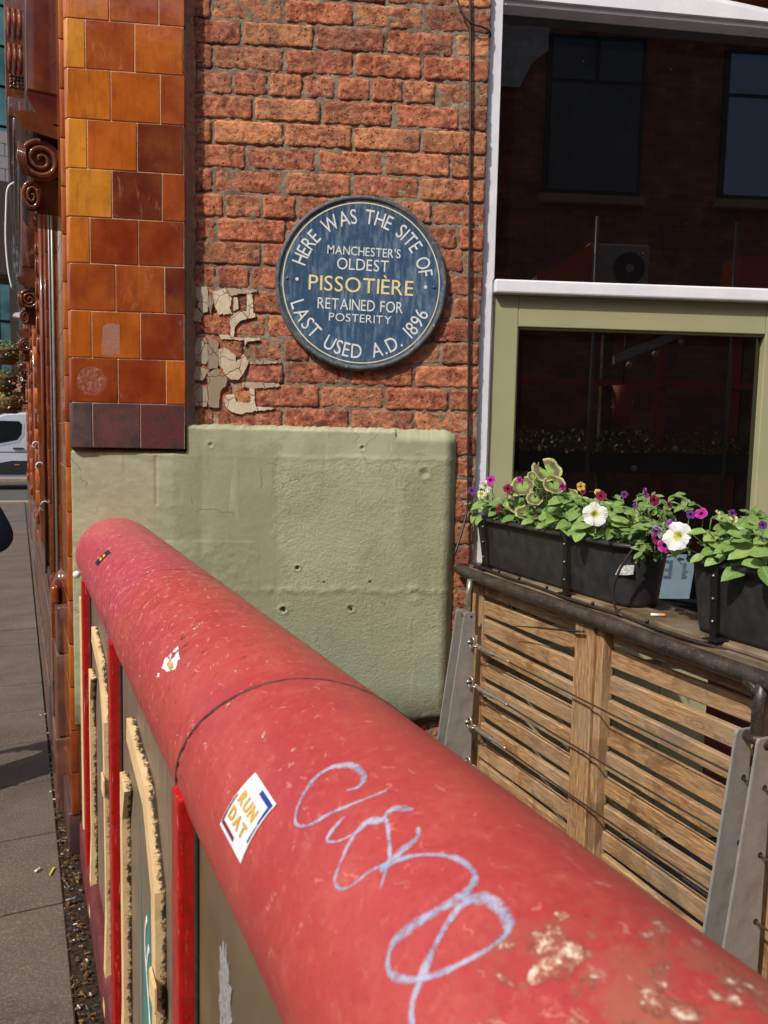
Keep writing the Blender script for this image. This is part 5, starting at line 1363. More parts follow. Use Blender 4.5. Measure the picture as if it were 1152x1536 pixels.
def petal_mat(name, throat, mid, rim):
    g = G(name); v = g.vec(False); fl = g.n('VectorMath', {0: v, 1: (1, 1, 0)}, operation='MULTIPLY').outputs[0]
    rad = g.n('VectorMath', {0: fl}, operation='LENGTH').outputs['Value']
    sx = g.n('SeparateXYZ', {0: v}).outputs; ang = g.m_('ARCTAN2', sx[1], sx[0])
    rays = g.m_('MULTIPLY', g.m_('ADD', g.m_('SINE', g.m_('MULTIPLY', ang, 10.)), 1.), .5)
    rv = g.m_('ADD', rad, g.m_('MULTIPLY', g.m_('SUBTRACT', g.noise(v, 8, 4), .5), .10))
    c = g.ramp(rv, [(.05, throat), (.13, throat), (.20, mid), (.42, mid), (.50, rim)])
    c = g.mix(g.m_('MULTIPLY', g.m_('POWER', rays, 6.), g.rng(rad, .1, .4, .35, 0)), c, throat)
    rib = g.m_('SINE', g.m_('MULTIPLY', ang, 40.))
    return g.out(c, .5, g.bump(g.m_('ADD', g.m_('MULTIPLY', rib, .15), g.noise(v, 14, 4)), .35, .03), spec=.3, trans=.25)
PM = {'white': petal_mat('white_petal', L(214, 214, 110), L(242, 242, 238), L(246, 246, 246)), 'yellow': petal_mat('pale_yellow_petal', L(214, 196, 90), L(236, 232, 160), L(242, 240, 190)), 'gold': petal_mat('apricot_petal', L(200, 120, 50), L(236, 192, 96), L(240, 206, 120)),
      'magenta': petal_mat('magenta_petal', L(70, 14, 70), L(190, 40, 150), L(226, 120, 214)), 'purple': petal_mat('purple_petal', L(40, 16, 60), L(112, 48, 130), L(150, 90, 170)), 'crimson': petal_mat('crimson_petal', L(50, 8, 24), L(140, 20, 70), L(170, 34, 96)), 'orchid': petal_mat('orchid_petal', L(90, 30, 110), L(184, 90, 196), L(206, 140, 216))}
FM = {k: [] for k in PM}
for k in PM:
    for q in range(3):
        me = flower_mesh(q+.7); me.materials.append(PM[k]); FM[k].append(me)
FLOW = [('white',0.591,0.0,1.326,0.032,0),('white',0.044,0.0,1.365,0.022,40),('yellow',-0.005,0.0,1.337,0.016,0),('magenta',0.046,0.0,1.386,0.017,-20),('purple',-0.072,0.0,1.344,0.014,0),('magenta',0.216,0.0,1.395,0.012,30),('crimson',0.151,0.0,1.365,0.015,0),('crimson',0.101,0.0,1.298,0.017,-70),('magenta',0.429,0.0,1.388,0.011,30),('gold',0.511,0.0,1.393,0.013,20),('crimson',0.594,0.0,1.374,0.014,0),('crimson',0.52,0.0,1.379,0.007,0),('purple',0.682,0.0,1.384,0.009,0),('orchid',0.756,0.0,1.392,0.014,60),('crimson',0.786,0.0,1.378,0.013,20),('crimson',0.835,0.0,1.371,0.008,40),('orchid',0.843,0.0,1.326,0.013,30),('purple',0.798,0.0,1.305,0.012,-30),('magenta',0.828,0.0,1.276,0.017,0),('crimson',0.803,0.0,1.289,0.013,0),('white',0.881,0.0,1.304,0.034,-45),('magenta',0.931,0.0,1.36,0.013,-30),('yellow',0.979,0.0,1.361,0.012,60),('purple',1.015,0.0,1.368,0.009,30),('yellow',1.019,0.0,1.357,0.008,0),('purple',1.09,0.0,1.352,0.009,0),('gold',0.58,0.0,1.383,0.009,0),('purple',0.724,0.0,1.361,0.007,0),('purple',0.901,0.0,1.355,0.01,0)]
for i, (k, u_, n_, z_, rad, a) in enumerate(FLOW):
    z_ -= .07; n_ = -.022 if k == 'white' else -.008
    own = owner(u_); pos = FN(u_, n_, z_)
    base = (TOC+ZW*(.12 if k == 'white' and rad > .03 else rnd(-.1, .35)))
    nz = (Matrix.Rotation(R(-a) if False else R(a), 3, 'Z') @ base).normalized()
    s = rad*2.05
    o = link('flower', FM[k][i % 3], own, pos); orient(o, pos, Vector((rnd(-1, 1), 0, rnd(-1, 1))), nz, s, own)
    nk = bpy.data.objects.new('flower_neck', NECK); COL.objects.link(nk); nk.parent = o; nk.location = (0, 0, 0)
    q = pos-nz*s*.7
    tube(stems[own], [q, q+Vector((0, .006, -.03)), FN(u_+rnd(-.02, .02), .06, 1.19)], [.0012, .0013, .0018], 5)
for own, bm in stems.items(): tag(finish(bm, 'stems', ML['small'], own, None, True))

# ================================================================== LITTER IN THE GUTTER AND ON THE SLABS
M_LIT = [simple('litter_white', L(214, 208, 196), .8), simple('litter_brown', L(96, 66, 40), .8), simple('litter_leaf', L(132, 96, 44), .8), simple('litter_grey', L(120, 120, 122), .7)]
for mi in range(4):
    bm = bmesh.new()
    for _ in range((40, 260, 110, 50)[mi]):
        t = rnd(1.75, 4.2); s = rnd(.098, .150) if mi else (rnd(.095, .15) if random.random() < .7 else rnd(-.3, .1)); z = .018 if s < .1 else .014
        a = rnd(0, PI); l_ = rnd(.002, .008); w_ = rnd(.001, .003)
        ca, sa = math.cos(a), math.sin(a)
        vs = [bm.verts.new(ST(t+x*ca-y*sa, s+x*sa+y*ca, z+h+rnd(0, .004))) for h in (0, w_) for x, y in ((-l_, -w_), (l_, -w_), (l_*.8, w_), (-l_, w_))]
        for q in ((0, 1, 2, 3), (4, 5, 6, 7), (0, 1, 5, 4), (1, 2, 6, 5), (2, 3, 7, 6), (3, 0, 4, 7)): bm.faces.new([vs[i] for i in q])
    o = finish(bm, 'litter', M_LIT[mi]); tag(o, ['white paper scraps', 'brown grit and twig bits', 'tan leaf bits', 'grey crumbs'][mi]+' scattered along the gutter beside the paving', 'litter', None, 'stuff')
butt(ST(2.40, .118, .026), Vector((.9, .3, .1)), .03, 'grey cigarette end lying in the gutter grit by the slab joint', L(120, 122, 128), L(104, 106, 112))
butt(ST(2.62, .03, .022), Vector((.4, .9, 0)), .022, 'tiny white fag end alone on the paving slab nearest the corner', L(220, 214, 200), L(200, 190, 170))
bm = bmesh.new(); prism(bm, [(2.575, .062), (2.615, .074), (2.618, .082), (2.60, .076), (2.572, .066)], lambda a, b, d: ST(a, b, d), .020, .022)
tag(finish(bm, 'yellow_scrap', M_YEL), 'thin bright yellow scrap lying on the pavement near the pilaster foot', 'litter')

# ================================================================== DOWN THE STREET
# silver van, its cab door in view past the pub front
M_VAN = simple('silver_van_paint', L(196, 198, 206), .3, .0, 4, .06, .02, .001, .5, .5)
M_VGL = G('dark_van_glass').out(L(26, 30, 32), .06, None)
M_VBLK = simple('van_black_plastic', L(32, 33, 35), .55)
M_AMB = simple('amber_repeater', L(206, 110, 40), .4)
van = thing('parked_van', ST(22, .8, 0), 'silver panel van parked across the end of the street', 'van')
def VN(a, b, c): return ST(22+b, a, c)          # a: along the van (front at minus), b: depth, c: up
def VP(a, z, d): return VN(a, d, z)
side = [(-2.55, .42), (-2.60, .75), (-2.45, .98), (-1.55, 1.20), (-1.45, 1.24), (-.60, 1.86), (-.30, 1.97), (.2, 2.02), (2.7, 2.02), (2.8, 1.9), (2.8, .42)]
bm = bmesh.new(); prism(bm, side, VP, .05, 1.9); bmesh.ops.bevel(bm, geom=[e for e in bm.edges if abs((e.verts[0].co-e.verts[1].co).dot(DS)) < .01], offset=.05, segments=3, affect='EDGES')
finish(bm, 'body', M_VAN, van, None, False)
bm = bmesh.new(); prism(bm, [(-1.30, 1.20), (-.62, 1.74), (-.52, 1.78), (.03, 1.78), (.10, 1.70), (.08, 1.45), (-.02, 1.30), (-.45, 1.20)], VP, .035, .06); finish(bm, 'door_window', M_VGL, van)
bm = bmesh.new()
fr = [(-1.38, 1.18), (-.64, 1.79), (-.52, 1.83), (.06, 1.83), (.15, 1.72), (.13, 1.43), (.0, 1.24), (-.45, 1.14)]
prism(bm, fr, VP, .042, .055); finish(bm, 'window_surround', M_VAN, van)
for z0, z1, m in ((.40, .60, M_VBLK), (.32, .45, M_VAN)):
    obox('sill_trim', m, VN, (-1.5, 2.7, .03 if z0 > .35 else .06, .08, z0, z1), van, None, .02, 2)
bm = bmesh.new(); prism(bm, [(-1.2, .55), (-.15, .76), (2.6, .76), (2.6, .50), (-1.2, .50)], VP, .028, .05); finish(bm, 'side_moulding', M_VBLK, van)
obox('door_handle', M_VBLK, VN, (-.13, .13, .01, .05, 1.06, 1.10), van, None, .012, 2)
obox('side_repeater', M_AMB, VN, (-.10, .02, .015, .03, .64, .67), van, None, .004)
for a in (.26, -1.52): obox('panel_gap', M_VBLK, VN, (a, a+.012, .0447, .0497, .48, 1.86), van)
obox('waist_line', M_VBLK, VN, (-1.5, 2.7, .043, .0485, .975, .99), van)
bm = bmesh.new(); box(bm, VN, .28, .42, -.12, .03, .72, 1.42, .03, 2); finish(bm, 'rear_lamp', M_VBLK, van)
obox('lamp_lens', simple('white_lens', L(220, 222, 226), .3), VN, (.30, .40, -.13, -.118, .95, 1.15), van, None, .01, 2)
for a in (-1.75, 1.9):
    bm = bmesh.new(); tube(bm, [VN(a, .06, .33), VN(a, .28, .33)], .33, 24); w_ = finish(bm, 'wheel', M_VBLK, van, None, True)
    bm = bmesh.new(); tube(bm, [VN(a, .045, .33), VN(a, .058, .33)], .19, 16); finish(bm, 'rim', M_METALGREY, w_, None, True)
# the opposite side of the crossing: brick and glass
bd = thing('brick_building', ST(30, 2, 0), 'red brick corner building with a dark shopfront behind the van', 'building')
obox('wall', M_BWALL, ST, (29.5, 40, -.15, 9, 0, 4.9), bd)
M_STONE = simple('pale_stone_band', L(176, 140, 108), .8)
obox('stone_band', M_STONE, ST, (29.4, 30, -.15, 9, 3.9, 4.3), bd); obox('stone_pier', M_STONE, ST, (29.35, 29.8, -.12, .12, 2.9, 4.3), bd)
obox('window', M_VGL, ST, (29.4, 29.49, .22, .9, 2.6, 3.7), bd)
sh = thing('shopfront', ST(31, -2, 0), 'dark open shopfront with a white fascia sign far left', 'shop')
obox('wall', simple('dark_shop_void', L(24, 22, 22), .8), ST, (30, 36, -6, -.16, 0, 3.3), sh)
for s_ in (-.62, -.35, -1.6): obox('pillar', simple('grey_pillar', L(90, 90, 88), .7), ST, (29.6, 29.9, s_, s_+.14, 0, 3.3), sh, None, .01)
obox('sign', simple('white_fascia', L(206, 210, 220), .6), ST, (29.3, 29.5, -3, -.38, 2.35, 3.05), sh, None, .02)
obox('sign_band', M_YEL, ST, (29.25, 29.295, -3, -.38, 2.75, 3.0), sh)
obox('transom_bar', M_METALGREY, ST, (29.4, 29.6, -6, -.16, 1.7, 1.8), sh)
gb = thing('glass_tower', ST(44, -2, 0), 'tall teal glass office block rising at the end of the street', 'building')
g = G('teal_curtain_glass'); v = g.vec(True); c = g.mix(g.rng(g.noise(v, .7, 3), .3, .7), L(36, 74, 76), L(84, 124, 124)); M_TGL = g.out(c, .12, None, spec=.6)
obox('wall', M_VBLK, ST, (44.2, 60, -14, 6, 0, 46), gb)
i = 0
for c_ in range(9):
    for r_ in range(15):
        s0 = -4.4+c_*.62; z0 = 3.4+r_*1.9
        obox('window', M_TGL, ST, (44.0, 44.15, s0, s0+.56, z0, z0+1.75), gb, None, 0)
obox('spandrel', M_METALGREY, ST, (43.9, 43.99, -14, 6, 12.1, 12.5), gb)
# slate roofed low building and its chimney side, just beyond the pub
sr = thing('slate_roof_house', ST(18, .2, 0), 'grey slate roof slope seen past the pub brackets', 'building')
obox('wall', M_DARKNOOK, ST, (27.2, 29, -.62, 0.6, 6.4, 9.2), sr)
M_SLATE = simple('grey_slate', L(112, 104, 104), .7)
for r_ in range(4):
    for c_ in range(3): obox('slate', M_SLATE, lambda a, b, c: ST(a+(c-8)*.3, b, c), (27.0, 27.2, -.60+c_*.42-(.2 if r_ % 2 else 0), -.20+c_*.42-(.2 if r_ % 2 else 0), 9.25+r_*.42, 9.66+r_*.42), sr, None, .01)
obox('wall', M_DARKNOOK, ST, (27.0, 27.19, -.15, .2, 3.3, 6.4), sr)
# tiered barrel planters of bedding plants hung on a dark post
M_BARREL = simple('wicker_barrel', L(118, 84, 48), .85, 0, 22, .6, .8, .01)
FC = [simple('pink_bedding', L(216, 90, 150), .6), simple('white_bedding', L(236, 232, 226), .6), simple('lime_foliage', L(150, 172, 60), .6), simple('dark_foliage', L(66, 92, 44), .6)]
for q, (z, s) in enumerate(((2.42, -.13), (2.07, -.16), (1.80, -.10))):
    b_ = thing('hanging_barrel', ST(11, s, z), ['top barrel of trailing flowers over the pavement', 'middle barrel with pink and white flowers over the pavement', 'lowest barrel of yellow green plants over the pavement'][q], 'planter', 'tiered flower barrels down the street')
    bm = bmesh.new(); rr = [.10, .145, .165, .17]; lv = []
    for z_, r in zip((z-.10, z-.05, z+.06, z+.10), rr): lv.append([bm.verts.new(ST(11+r*math.sin(k*PI/10), s+r*math.cos(k*PI/10), z_)) for k in range(20)])
    for a, b in zip(lv, lv[1:]):
        for k in range(20): bm.faces.new((a[k], a[(k+1) % 20], b[(k+1) % 20], b[k]))
    bm.faces.new(lv[0]); bm.faces.new(lv[-1]); bmesh.ops.recalc_face_normals(bm, faces=bm.faces); finish(bm, 'barrel', M_BARREL, b_, None, True)
    for z_ in (z-.04, z+.05): 
        bm = bmesh.new(); tube(bm, [ST(11+.16*math.sin(k*PI/10), s+.16*math.cos(k*PI/10), z_) for k in range(21)], .006, 5, False); finish(bm, 'hoop', M_BLACKST, b_, None, True)
    otube('bracket_arm', M_BLACKST, [ST(11.25, s+.02, z+.02), ST(11.3, .2, z+.06)], .012, b_)
    for mi, cnt in ((0, 26), (1, 20), (2, 140), (3, 220)):
        bm = bmesh.new()
        for _ in range(cnt):
            a = rnd(0, 2*PI); r = rnd(0, .19)**.8; p = ST(11+r*math.sin(a), s+r*math.cos(a), z+.09+rnd(-.03, .10)-max(0, r-.14)*1.2)
            d = Vector((rnd(-1, 1), rnd(-1, 1), rnd(-1, 1))).normalized(); e = d.cross(Vector((rnd(-1, 1), rnd(-1, 1), rnd(-1, 1)))).normalized(); w_ = rnd(.012, .024)
            bm.faces.new([bm.verts.new(x) for x in (p, p+d*w_+e*w_*.5, p+d*2*w_, p+d*w_-e*w_*.5)])
        tag(finish(bm, 'bedding', FC[mi], b_), kind='stuff')
fl = thing('floodlight', ST(9, .02, 2.66), 'small white floodlight sticking out from the tiled front', 'lamp')
bm = bmesh.new(); prism(bm, [(-.03, 2.655), (-.005, 2.685), (.06, 2.70), (.075, 2.68), (.03, 2.64)], lambda a, b, d: ST(d, a, b), 8.95, 9.1); finish(bm, 'housing', M_STKW, fl)
otube('bracket_arm', M_BLACKST, [ST(9.0, .05, 2.66), ST(9.0, .20, 2.64)], .012, fl)
tag(otube('white_cable', M_STKW, spline([ST(7, .02, 3.44), ST(7, -.035, 3.38), ST(7, -.05, 3.22), ST(7, -.058, 2.98), ST(7, -.045, 2.75), ST(7, -.02, 2.60)], 6), .007, None, 6), 'slack white cable hanging off the cornice over the street', 'cable')
for t_, z_ in ((4.35, 1.27), (3.55, 1.13), (5.2, 1.37)):
    ring = [ST(t_, .098+.018*math.cos(a), z_+.020*math.sin(a)) for a in [k*2*PI/14 for k in range(11)]]
    otube('hook', M_STKW, ring, .0035, front, 6)

# ================================================================== PASSER-BY (only an elbow reaches into the picture)
def skin(name, pts, edges, radii, mat, parent, loc, sub=2, root=0):
    me = bpy.data.meshes.new(name); me.from_pydata([tuple(Vector(p)-Vector(loc)) for p in pts], edges, []); me.materials.append(mat)
    o = link(name, me, parent, loc)
    m = o.modifiers.new('skin', 'SKIN'); m.use_smooth_shade = True
    if not me.skin_vertices: me.attributes.new('skin', 'FLOAT2', 'POINT') if False else None
    bmx = bmesh.new(); bmx.from_mesh(me); ly = bmx.verts.layers.skin.verify()
    bmx.verts.ensure_lookup_table()
    for i, v in enumerate(bmx.verts):
        r = radii[i]; v[ly].radius = r if isinstance(r, tuple) else (r, r); v[ly].use_root = (i == root)
    bmx.to_mesh(me); bmx.free()
    s = o.modifiers.new('sub', 'SUBSURF'); s.levels = sub; s.render_levels = sub
    return o
person = thing('person', ST(3.25, -.462, -.01), 'person in a dark blue denim jacket standing at the left edge, elbow out', 'person')
def PS(s, t, z): return ST(3.25+t, -.462+s, -.01+z)
M_DENIM = simple('dark_blue_denim', L(40, 58, 92), .85, 0, 260, .45, .6, .001, .2)
M_TROUS = simple('charcoal_trousers', L(50, 50, 54), .85); M_SKIN = simple('skin', L(206, 156, 130), .5); M_HAIR = simple('brown_hair', L(60, 42, 30), .6); M_SHOE = simple('white_trainers', L(210, 208, 204), .6)
loc = PS(0, 0, 0)
# body: one figure
bp = [PS(0, 0, .93), PS(0, 0, 1.10), PS(0, 0, 1.30), PS(0, 0, 1.42), PS(0, .01, 1.52), PS(0, .02, 1.60), PS(0, .02, 1.70),
      PS(.19, 0, 1.38), PS(.395, .02, 1.04), PS(.22, .26, .98), PS(-.19, 0, 1.38), PS(-.26, .02, 1.10), PS(-.24, .15, .88),
      PS(.09, 0, .86), PS(.10, .01, .48), PS(.11, -.01, .08), PS(.12, .14, .04), PS(-.09, 0, .86), PS(-.10, .02, .48), PS(-.11, 0, .08), PS(-.12, .15, .04)]
be = [(0, 1), (1, 2), (2, 3), (3, 4), (4, 5), (5, 6), (3, 7), (7, 8), (8, 9), (3, 10), (10, 11), (11, 12), (0, 13), (13, 14), (14, 15), (15, 16), (0, 17), (17, 18), (18, 19), (19, 20)]
br = [(.13, .10), (.12, .09), (.15, .10), (.10, .08), .055, .075, .07, .055, .040, .028, .055, .040, .028, .085, .055, .038, .035, .085, .055, .038, .035]
skin('body', bp, be, br, M_SKIN, person, loc)
jp = [PS(0, 0, .90), PS(0, 0, 1.10), PS(0, 0, 1.30), PS(0, 0, 1.43), PS(.19, 0, 1.39), PS(.33, .02, 1.16), PS(.398, .02, 1.035), PS(.27, .20, .99), PS(-.19, 0, 1.39), PS(-.27, .02, 1.10), PS(-.245, .14, .90)]
skin('jacket', jp, [(0, 1), (1, 2), (2, 3), (3, 4), (4, 5), (5, 6), (6, 7), (3, 8), (8, 9), (9, 10)], [(.16, .12), (.15, .12), (.18, .13), (.12, .10), .078, .066, .062, .050, .078, .062, .048], M_DENIM, person, loc)
skin('trousers', [PS(0, 0, .92), PS(.09, 0, .84), PS(.10, .01, .48), PS(.11, -.01, .10), PS(-.09, 0, .84), PS(-.10, .02, .48), PS(-.11, 0, .10)], [(0, 1), (1, 2), (2, 3), (0, 4), (4, 5), (5, 6)], [(.16, .12), .10, .07, .058, .10, .07, .058], M_TROUS, person, loc)
for sg in (.12, -.12): skin('shoe', [PS(sg, -.05, .045), PS(sg, .08, .04), PS(sg, .20, .035)], [(0, 1), (1, 2)], [.045, .047, .035], M_SHOE, person, PS(sg, .08, .04), 2, 1)
skin('hair', [PS(0, -.03, 1.74), PS(0, .02, 1.76), PS(0, -.06, 1.66)], [(0, 1), (0, 2)], [.09, .075, .07], M_HAIR, person, loc)
for sg in (.22, -.24):
    hx = (.13, .33, .975) if sg > 0 else (-.235, .17, .80)
    wr_ = (.20, .285, .98) if sg > 0 else (-.24, .15, .87)
    pts = [PS(*wr_), PS(*hx)]; ed = [(0, 1)]; rd = [.024, (.035, .018)]
    for f_ in range(4):
        o0 = len(pts); dz = (f_-1.5)*.02
        if sg > 0: pts += [PS(hx[0]-.05, hx[1]+.01, hx[2]+dz), PS(hx[0]-.085+.006*abs(f_-1), hx[1]-.01, hx[2]+dz)]
        else: pts += [PS(hx[0]+dz, hx[1]+.01, hx[2]-.05), PS(hx[0]+dz, hx[1]-.005, hx[2]-.085+.006*abs(f_-1))]
        ed += [(1, o0), (o0, o0+1)]; rd += [.010, .008]
    o0 = len(pts); pts += [PS(hx[0]+(.0 if sg > 0 else .03), hx[1]-.02, hx[2]+(.04 if sg > 0 else .0)), PS(hx[0]-(.03 if sg > 0 else -.035), hx[1]-.03, hx[2]+(.055 if sg > 0 else -.03))]
    ed += [(1, o0), (o0, o0+1)]; rd += [.011, .009]
    skin('hand', pts, ed, rd, M_SKIN, person, PS(*hx), 1, 1)
for sg in (-.03, .03):
    bm = bmesh.new(); bmesh.ops.create_uvsphere(bm, u_segments=10, v_segments=8, radius=.011, matrix=Matrix.Translation(PS(sg, .088, 1.645))); finish(bm, 'eye', M_STKW, person, None, True)
skin('nose', [PS(0, .09, 1.64), PS(0, .11, 1.61)], [(0, 1)], [.008, .013], M_SKIN, person, PS(0, .1, 1.62), 1)
bm = bmesh.new(); tube(bm, [PS(-.022, .09, 1.575), PS(0, .097, 1.572), PS(.022, .09, 1.575)], [.003, .005, .003], 6); finish(bm, 'mouth', simple('lips', L(168, 98, 92), .5), person, None, True)
for sg in (-.078, .078): skin('ear', [PS(sg, .01, 1.60), PS(sg*1.06, .0, 1.64)], [(0, 1)], [.012, .015], M_SKIN, person, PS(sg, 0, 1.62), 1)

# ================================================================== THE YARD BEHIND THE CAMERA (mirrored in the window panes)
ob = thing('yard_building', (5, -4.6, 0), 'shaded brick building mirrored in the upper window pane', 'building')
M_GLBB = G('painted_sky_panes').out(L(170, 190, 204), .12, None, spec=1.)  # bright sky reflection put into the pale pane colour
M_GLBS = simple('painted_dim_panes', L(84, 90, 94), .4, 0, 3, .4, .1)  # same panes with only a dim reflection put into the colour
g = G('yard_brickwork'); v = g.vec(False, world=True); sep = g.n('SeparateXYZ', {0: v}).outputs  # brick colour lightened to offset the shade on this wall
bt = g.n('TexBrick', {'Vector': g.n('CombineXYZ', {0: sep[0], 1: sep[2], 2: 0.}).outputs[0], 'Color1': L(206, 120, 82), 'Color2': L(146, 80, 62), 'Mortar': L(130, 118, 104), 'Scale': 1.0, 'Mortar Size': .008, 'Brick Width': .226, 'Row Height': .0762, 'Bias': -.1})
M_YBRICK = g.out(g.mix(g.rng(g.noise(v, 2, 4), .4, .62, 0, .6), bt.outputs[0], L(84, 56, 46)), .9, None, spec=.2)
def OB(a, b, c): return W(a, -4.42-b, c-.07)
obox('wall', M_YBRICK, OB, (.9, 12, .02, 1, .07, 8.2), ob)
for x0, x1, z0, z1, bars in ((2.60, 3.72, 4.70, 6.49, True), (4.86, 6.1, 4.72, 6.42, False), (7.2, 8.3, 4.7, 6.4, False)):
    obox('window', M_VBLK, OB, (x0-.06, x1+.06, -.03, .019, z0-.06, z1+.06), ob)
    M_GLB = M_GLBS if x0 < 3 else M_GLBB
    obox('pane', M_GLB, OB, (x0, x1, -.05, -.031, z0, z1-.52), ob); obox('pane', M_GLB, OB, (x0, (x0+x1)/2-.03, -.05, -.031, z1-.47, z1), ob); obox('pane', M_GLB, OB, ((x0+x1)/2+.03, x1, -.05, -.031, z1-.47, z1), ob)
    obox('sill', M_STONE, OB, (x0-.12, x1+.12, -.12, .0, z0-.18, z0-.07), ob, None, .01)
M_WPAINT = simple('white_painted_brick', L(196, 190, 180), .8, 0, 12, .2, .4)
M_LOGO = simple('red_roundel', L(170, 40, 36), .6)
bm = bmesh.new(); prism(bm, [(1.2, 5.9), (2.2, 5.9), (2.35, 6.2), (2.55, 6.35), (2.55, 8), (1.2, 8)], lambda a, b, d: OB(a, d, b), -.03, -.001); sg_ = finish(bm, 'painted_wall_sign', M_WPAINT, ob)
bm = bmesh.new(); prism(bm, [(2.1+.23*math.cos(k*PI/12), 6.85+.23*math.sin(k*PI/12)) for k in range(24)], lambda a, b, d: OB(a, d, b), -.04, -.031); finish(bm, 'roundel', M_LOGO, sg_)
def YD(a, b, c): return W(a, -2.14+b, c-.07)
ac = thing('air_conditioner', (2.7, -2.2, 3.0), 'grey air conditioning unit mirrored low in the upper pane', 'air conditioner')
M_ACG = simple('ac_grey', L(170, 168, 160), .6)
obox('casing', M_ACG, YD, (2.40, 3.0, -.2, .1, 3.02, 3.45), ac, None, .02, 2)
bm = bmesh.new(); prism(bm, [(2.80+.15*math.cos(k*PI/12), 3.22+.15*math.sin(k*PI/12)) for k in range(24)], lambda a, b, d: YD(a, d, b), .101, .12); finish(bm, 'fan_guard', M_VBLK, ac)
bm = bmesh.new(); prism(bm, [(2.80+.04*math.cos(k*PI/8), 3.22+.04*math.sin(k*PI/8)) for k in range(16)], lambda a, b, d: YD(a, d, b), .121, .13); finish(bm, 'fan_hub', M_ACG, ac)
M_ORG = simple('orange_awning', L(214, 84, 34), .7)
for pl, lb in (([(1.85, 2.9), (1.85, 3.08), (2.37, 3.40), (2.37, 2.9)], 'orange sloping awning mirrored left of the air conditioner'), ([(3.8, 2.9), (3.8, 3.33), (4.9, 3.36), (4.9, 2.9)], 'orange flat awning mirrored at the right of the upper pane')):
    bm = bmesh.new(); prism(bm, pl, lambda a, b, d: YD(a, d, b), -.05, .3); tag(finish(bm, 'awning', M_ORG), lb, 'awning')
for x, lb in ((2.39, 'grey upright pole mirrored beside the air conditioner'), (3.72, 'grey upright pole mirrored beside the flat orange awning')): tag(otube('pole', M_METALGREY, [YD(x, .35, .07), YD(x, .35, 3.62)], .02), lb, 'pole')
M_REDB = simple('red_beam_paint', L(190, 66, 44), .6)
bm = bmesh.new(); box(bm, YD, 1.0, 5.2, .0, .06, 2.10, 2.16); bm_ = finish(bm, 'beam', M_REDB); tag(bm_, 'long red beam mirrored across the lower window pane', 'beam')
for x, m, w_ in ((2.62, M_WOODD, .10), (3.2, M_REDB, .07), (3.95, M_REDB, .08), (4.05, M_WOODD, .09)):
    bm = bmesh.new(); box(bm, YD, x, x+w_, -.1, -.02, .07, 2.6); tag(finish(bm, 'pergola_post', m), {2.62: 'brown pergola post mirrored behind the red hanging pot', 3.2: 'slim red pergola post mirrored just right of the hanging pot', 3.95: 'red pergola post mirrored toward the right of the lower pane', 4.05: 'brown pergola post mirrored tight against the right hand red post'}[x], 'post', 'pergola posts mirrored in the lower pane')
pt = thing('hanging_pot', (2.8, -2.0, 2.0), 'red hanging pot mirrored in the middle of the lower pane', 'pot')
bm = bmesh.new(); tube(bm, [YD(2.79, .1, 1.72), YD(2.79, .1, 2.10)], [.075, .11], 16); finish(bm, 'pot', M_REDB, pt, None, True); otube('hanger', M_BLACKST, [YD(2.79, .1, 2.10), YD(2.79, .1, 2.6)], .006, pt)
M_BULB = simple('frosted_bulb', L(214, 210, 200), .3)
for x, z in ((2.80, 2.29), (3.05, 2.40), (3.30, 2.52), (3.3, 1.5), (2.9, 1.3)):
    bm = bmesh.new(); bmesh.ops.create_uvsphere(bm, u_segments=12, v_segments=10, radius=.03, matrix=Matrix.Translation(YD(x, .2, z))); tag(finish(bm, 'festoon_bulb', M_BULB, None, None, True), {2.29: 'lowest of three rising festoon bulbs mirrored near the hanging pot', 2.4: 'middle of three rising festoon bulbs mirrored under the rafter', 2.52: 'highest of three rising festoon bulbs mirrored under the rafter', 1.5: 'frosted bulb mirrored low, at the height of the mirrored flowers', 1.3: 'lowest frosted bulb mirrored beneath the mirrored flowers'}[z], 'bulb', 'festoon bulbs of the yard')
bm = bmesh.new(); box(bm, lambda a, b, c: YD(a, b, c+(a-2.6)*.42), 2.6, 3.6, .3, .36, 2.28, 2.36); tag(finish(bm, 'rafter', M_ACG), 'pale rafter mirrored at the top of the lower pane', 'rafter')
yt = thing('yard_trough', (3, -2.1, 1.4), 'long flower trough of the yard mirrored in the lower pane', 'planter')
obox('trough', M_VBLK, YD, (1.2, 5, -.1, .1, 1.25, 1.45), yt)
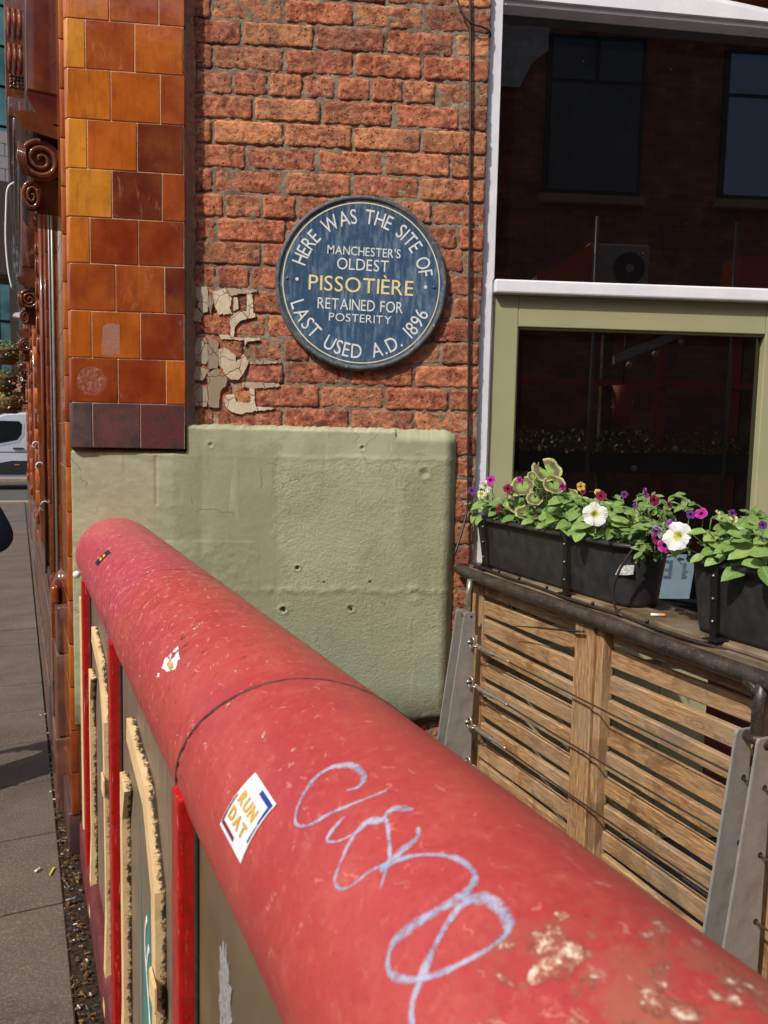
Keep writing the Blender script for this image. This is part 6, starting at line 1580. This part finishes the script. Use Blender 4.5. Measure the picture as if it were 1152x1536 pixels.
for mi, cnt in ((0, 30), (1, 60), (3, 900), (2, 300)):
    bm = bmesh.new()
    for _ in range(cnt):
        p = YD(rnd(1.2, 5), rnd(-.1, .15), rnd(1.45, 1.66)); d = Vector((rnd(-1, 1), rnd(-1, 1), rnd(-1, 1))).normalized(); e = d.cross(Vector((rnd(-1, 1), rnd(-1, 1), rnd(-1, 1)))).normalized(); w_ = rnd(.015, .035)
        bm.faces.new([bm.verts.new(x) for x in (p, p+d*w_+e*w_*.5, p+d*2*w_, p+d*w_-e*w_*.5)])
    tag(finish(bm, 'bedding', FC[mi], yt), kind='stuff')

tr = thing('added_terrace', (-6, -7, 0), 'plain brick terrace added on the other side behind the camera, mirrored in the glazed tiles', 'building')  # out of view, added to keep bright horizon glow off the glazed tiles
obox('wall', M_BWALL, W, (-18, -1.2, -9, -7, 0, 7.5), tr)
for x in range(-17, -2, 3):
    for z in (1.0, 4.4):
        w_ = obox('window', M_WHITE, W, (x, x+1.3, -7.0, -6.93, z, z+2.0), tr); obox('pane', M_VGL, W, (x+.1, x+1.2, -6.93, -6.92, z+.1, z+1.9), w_)

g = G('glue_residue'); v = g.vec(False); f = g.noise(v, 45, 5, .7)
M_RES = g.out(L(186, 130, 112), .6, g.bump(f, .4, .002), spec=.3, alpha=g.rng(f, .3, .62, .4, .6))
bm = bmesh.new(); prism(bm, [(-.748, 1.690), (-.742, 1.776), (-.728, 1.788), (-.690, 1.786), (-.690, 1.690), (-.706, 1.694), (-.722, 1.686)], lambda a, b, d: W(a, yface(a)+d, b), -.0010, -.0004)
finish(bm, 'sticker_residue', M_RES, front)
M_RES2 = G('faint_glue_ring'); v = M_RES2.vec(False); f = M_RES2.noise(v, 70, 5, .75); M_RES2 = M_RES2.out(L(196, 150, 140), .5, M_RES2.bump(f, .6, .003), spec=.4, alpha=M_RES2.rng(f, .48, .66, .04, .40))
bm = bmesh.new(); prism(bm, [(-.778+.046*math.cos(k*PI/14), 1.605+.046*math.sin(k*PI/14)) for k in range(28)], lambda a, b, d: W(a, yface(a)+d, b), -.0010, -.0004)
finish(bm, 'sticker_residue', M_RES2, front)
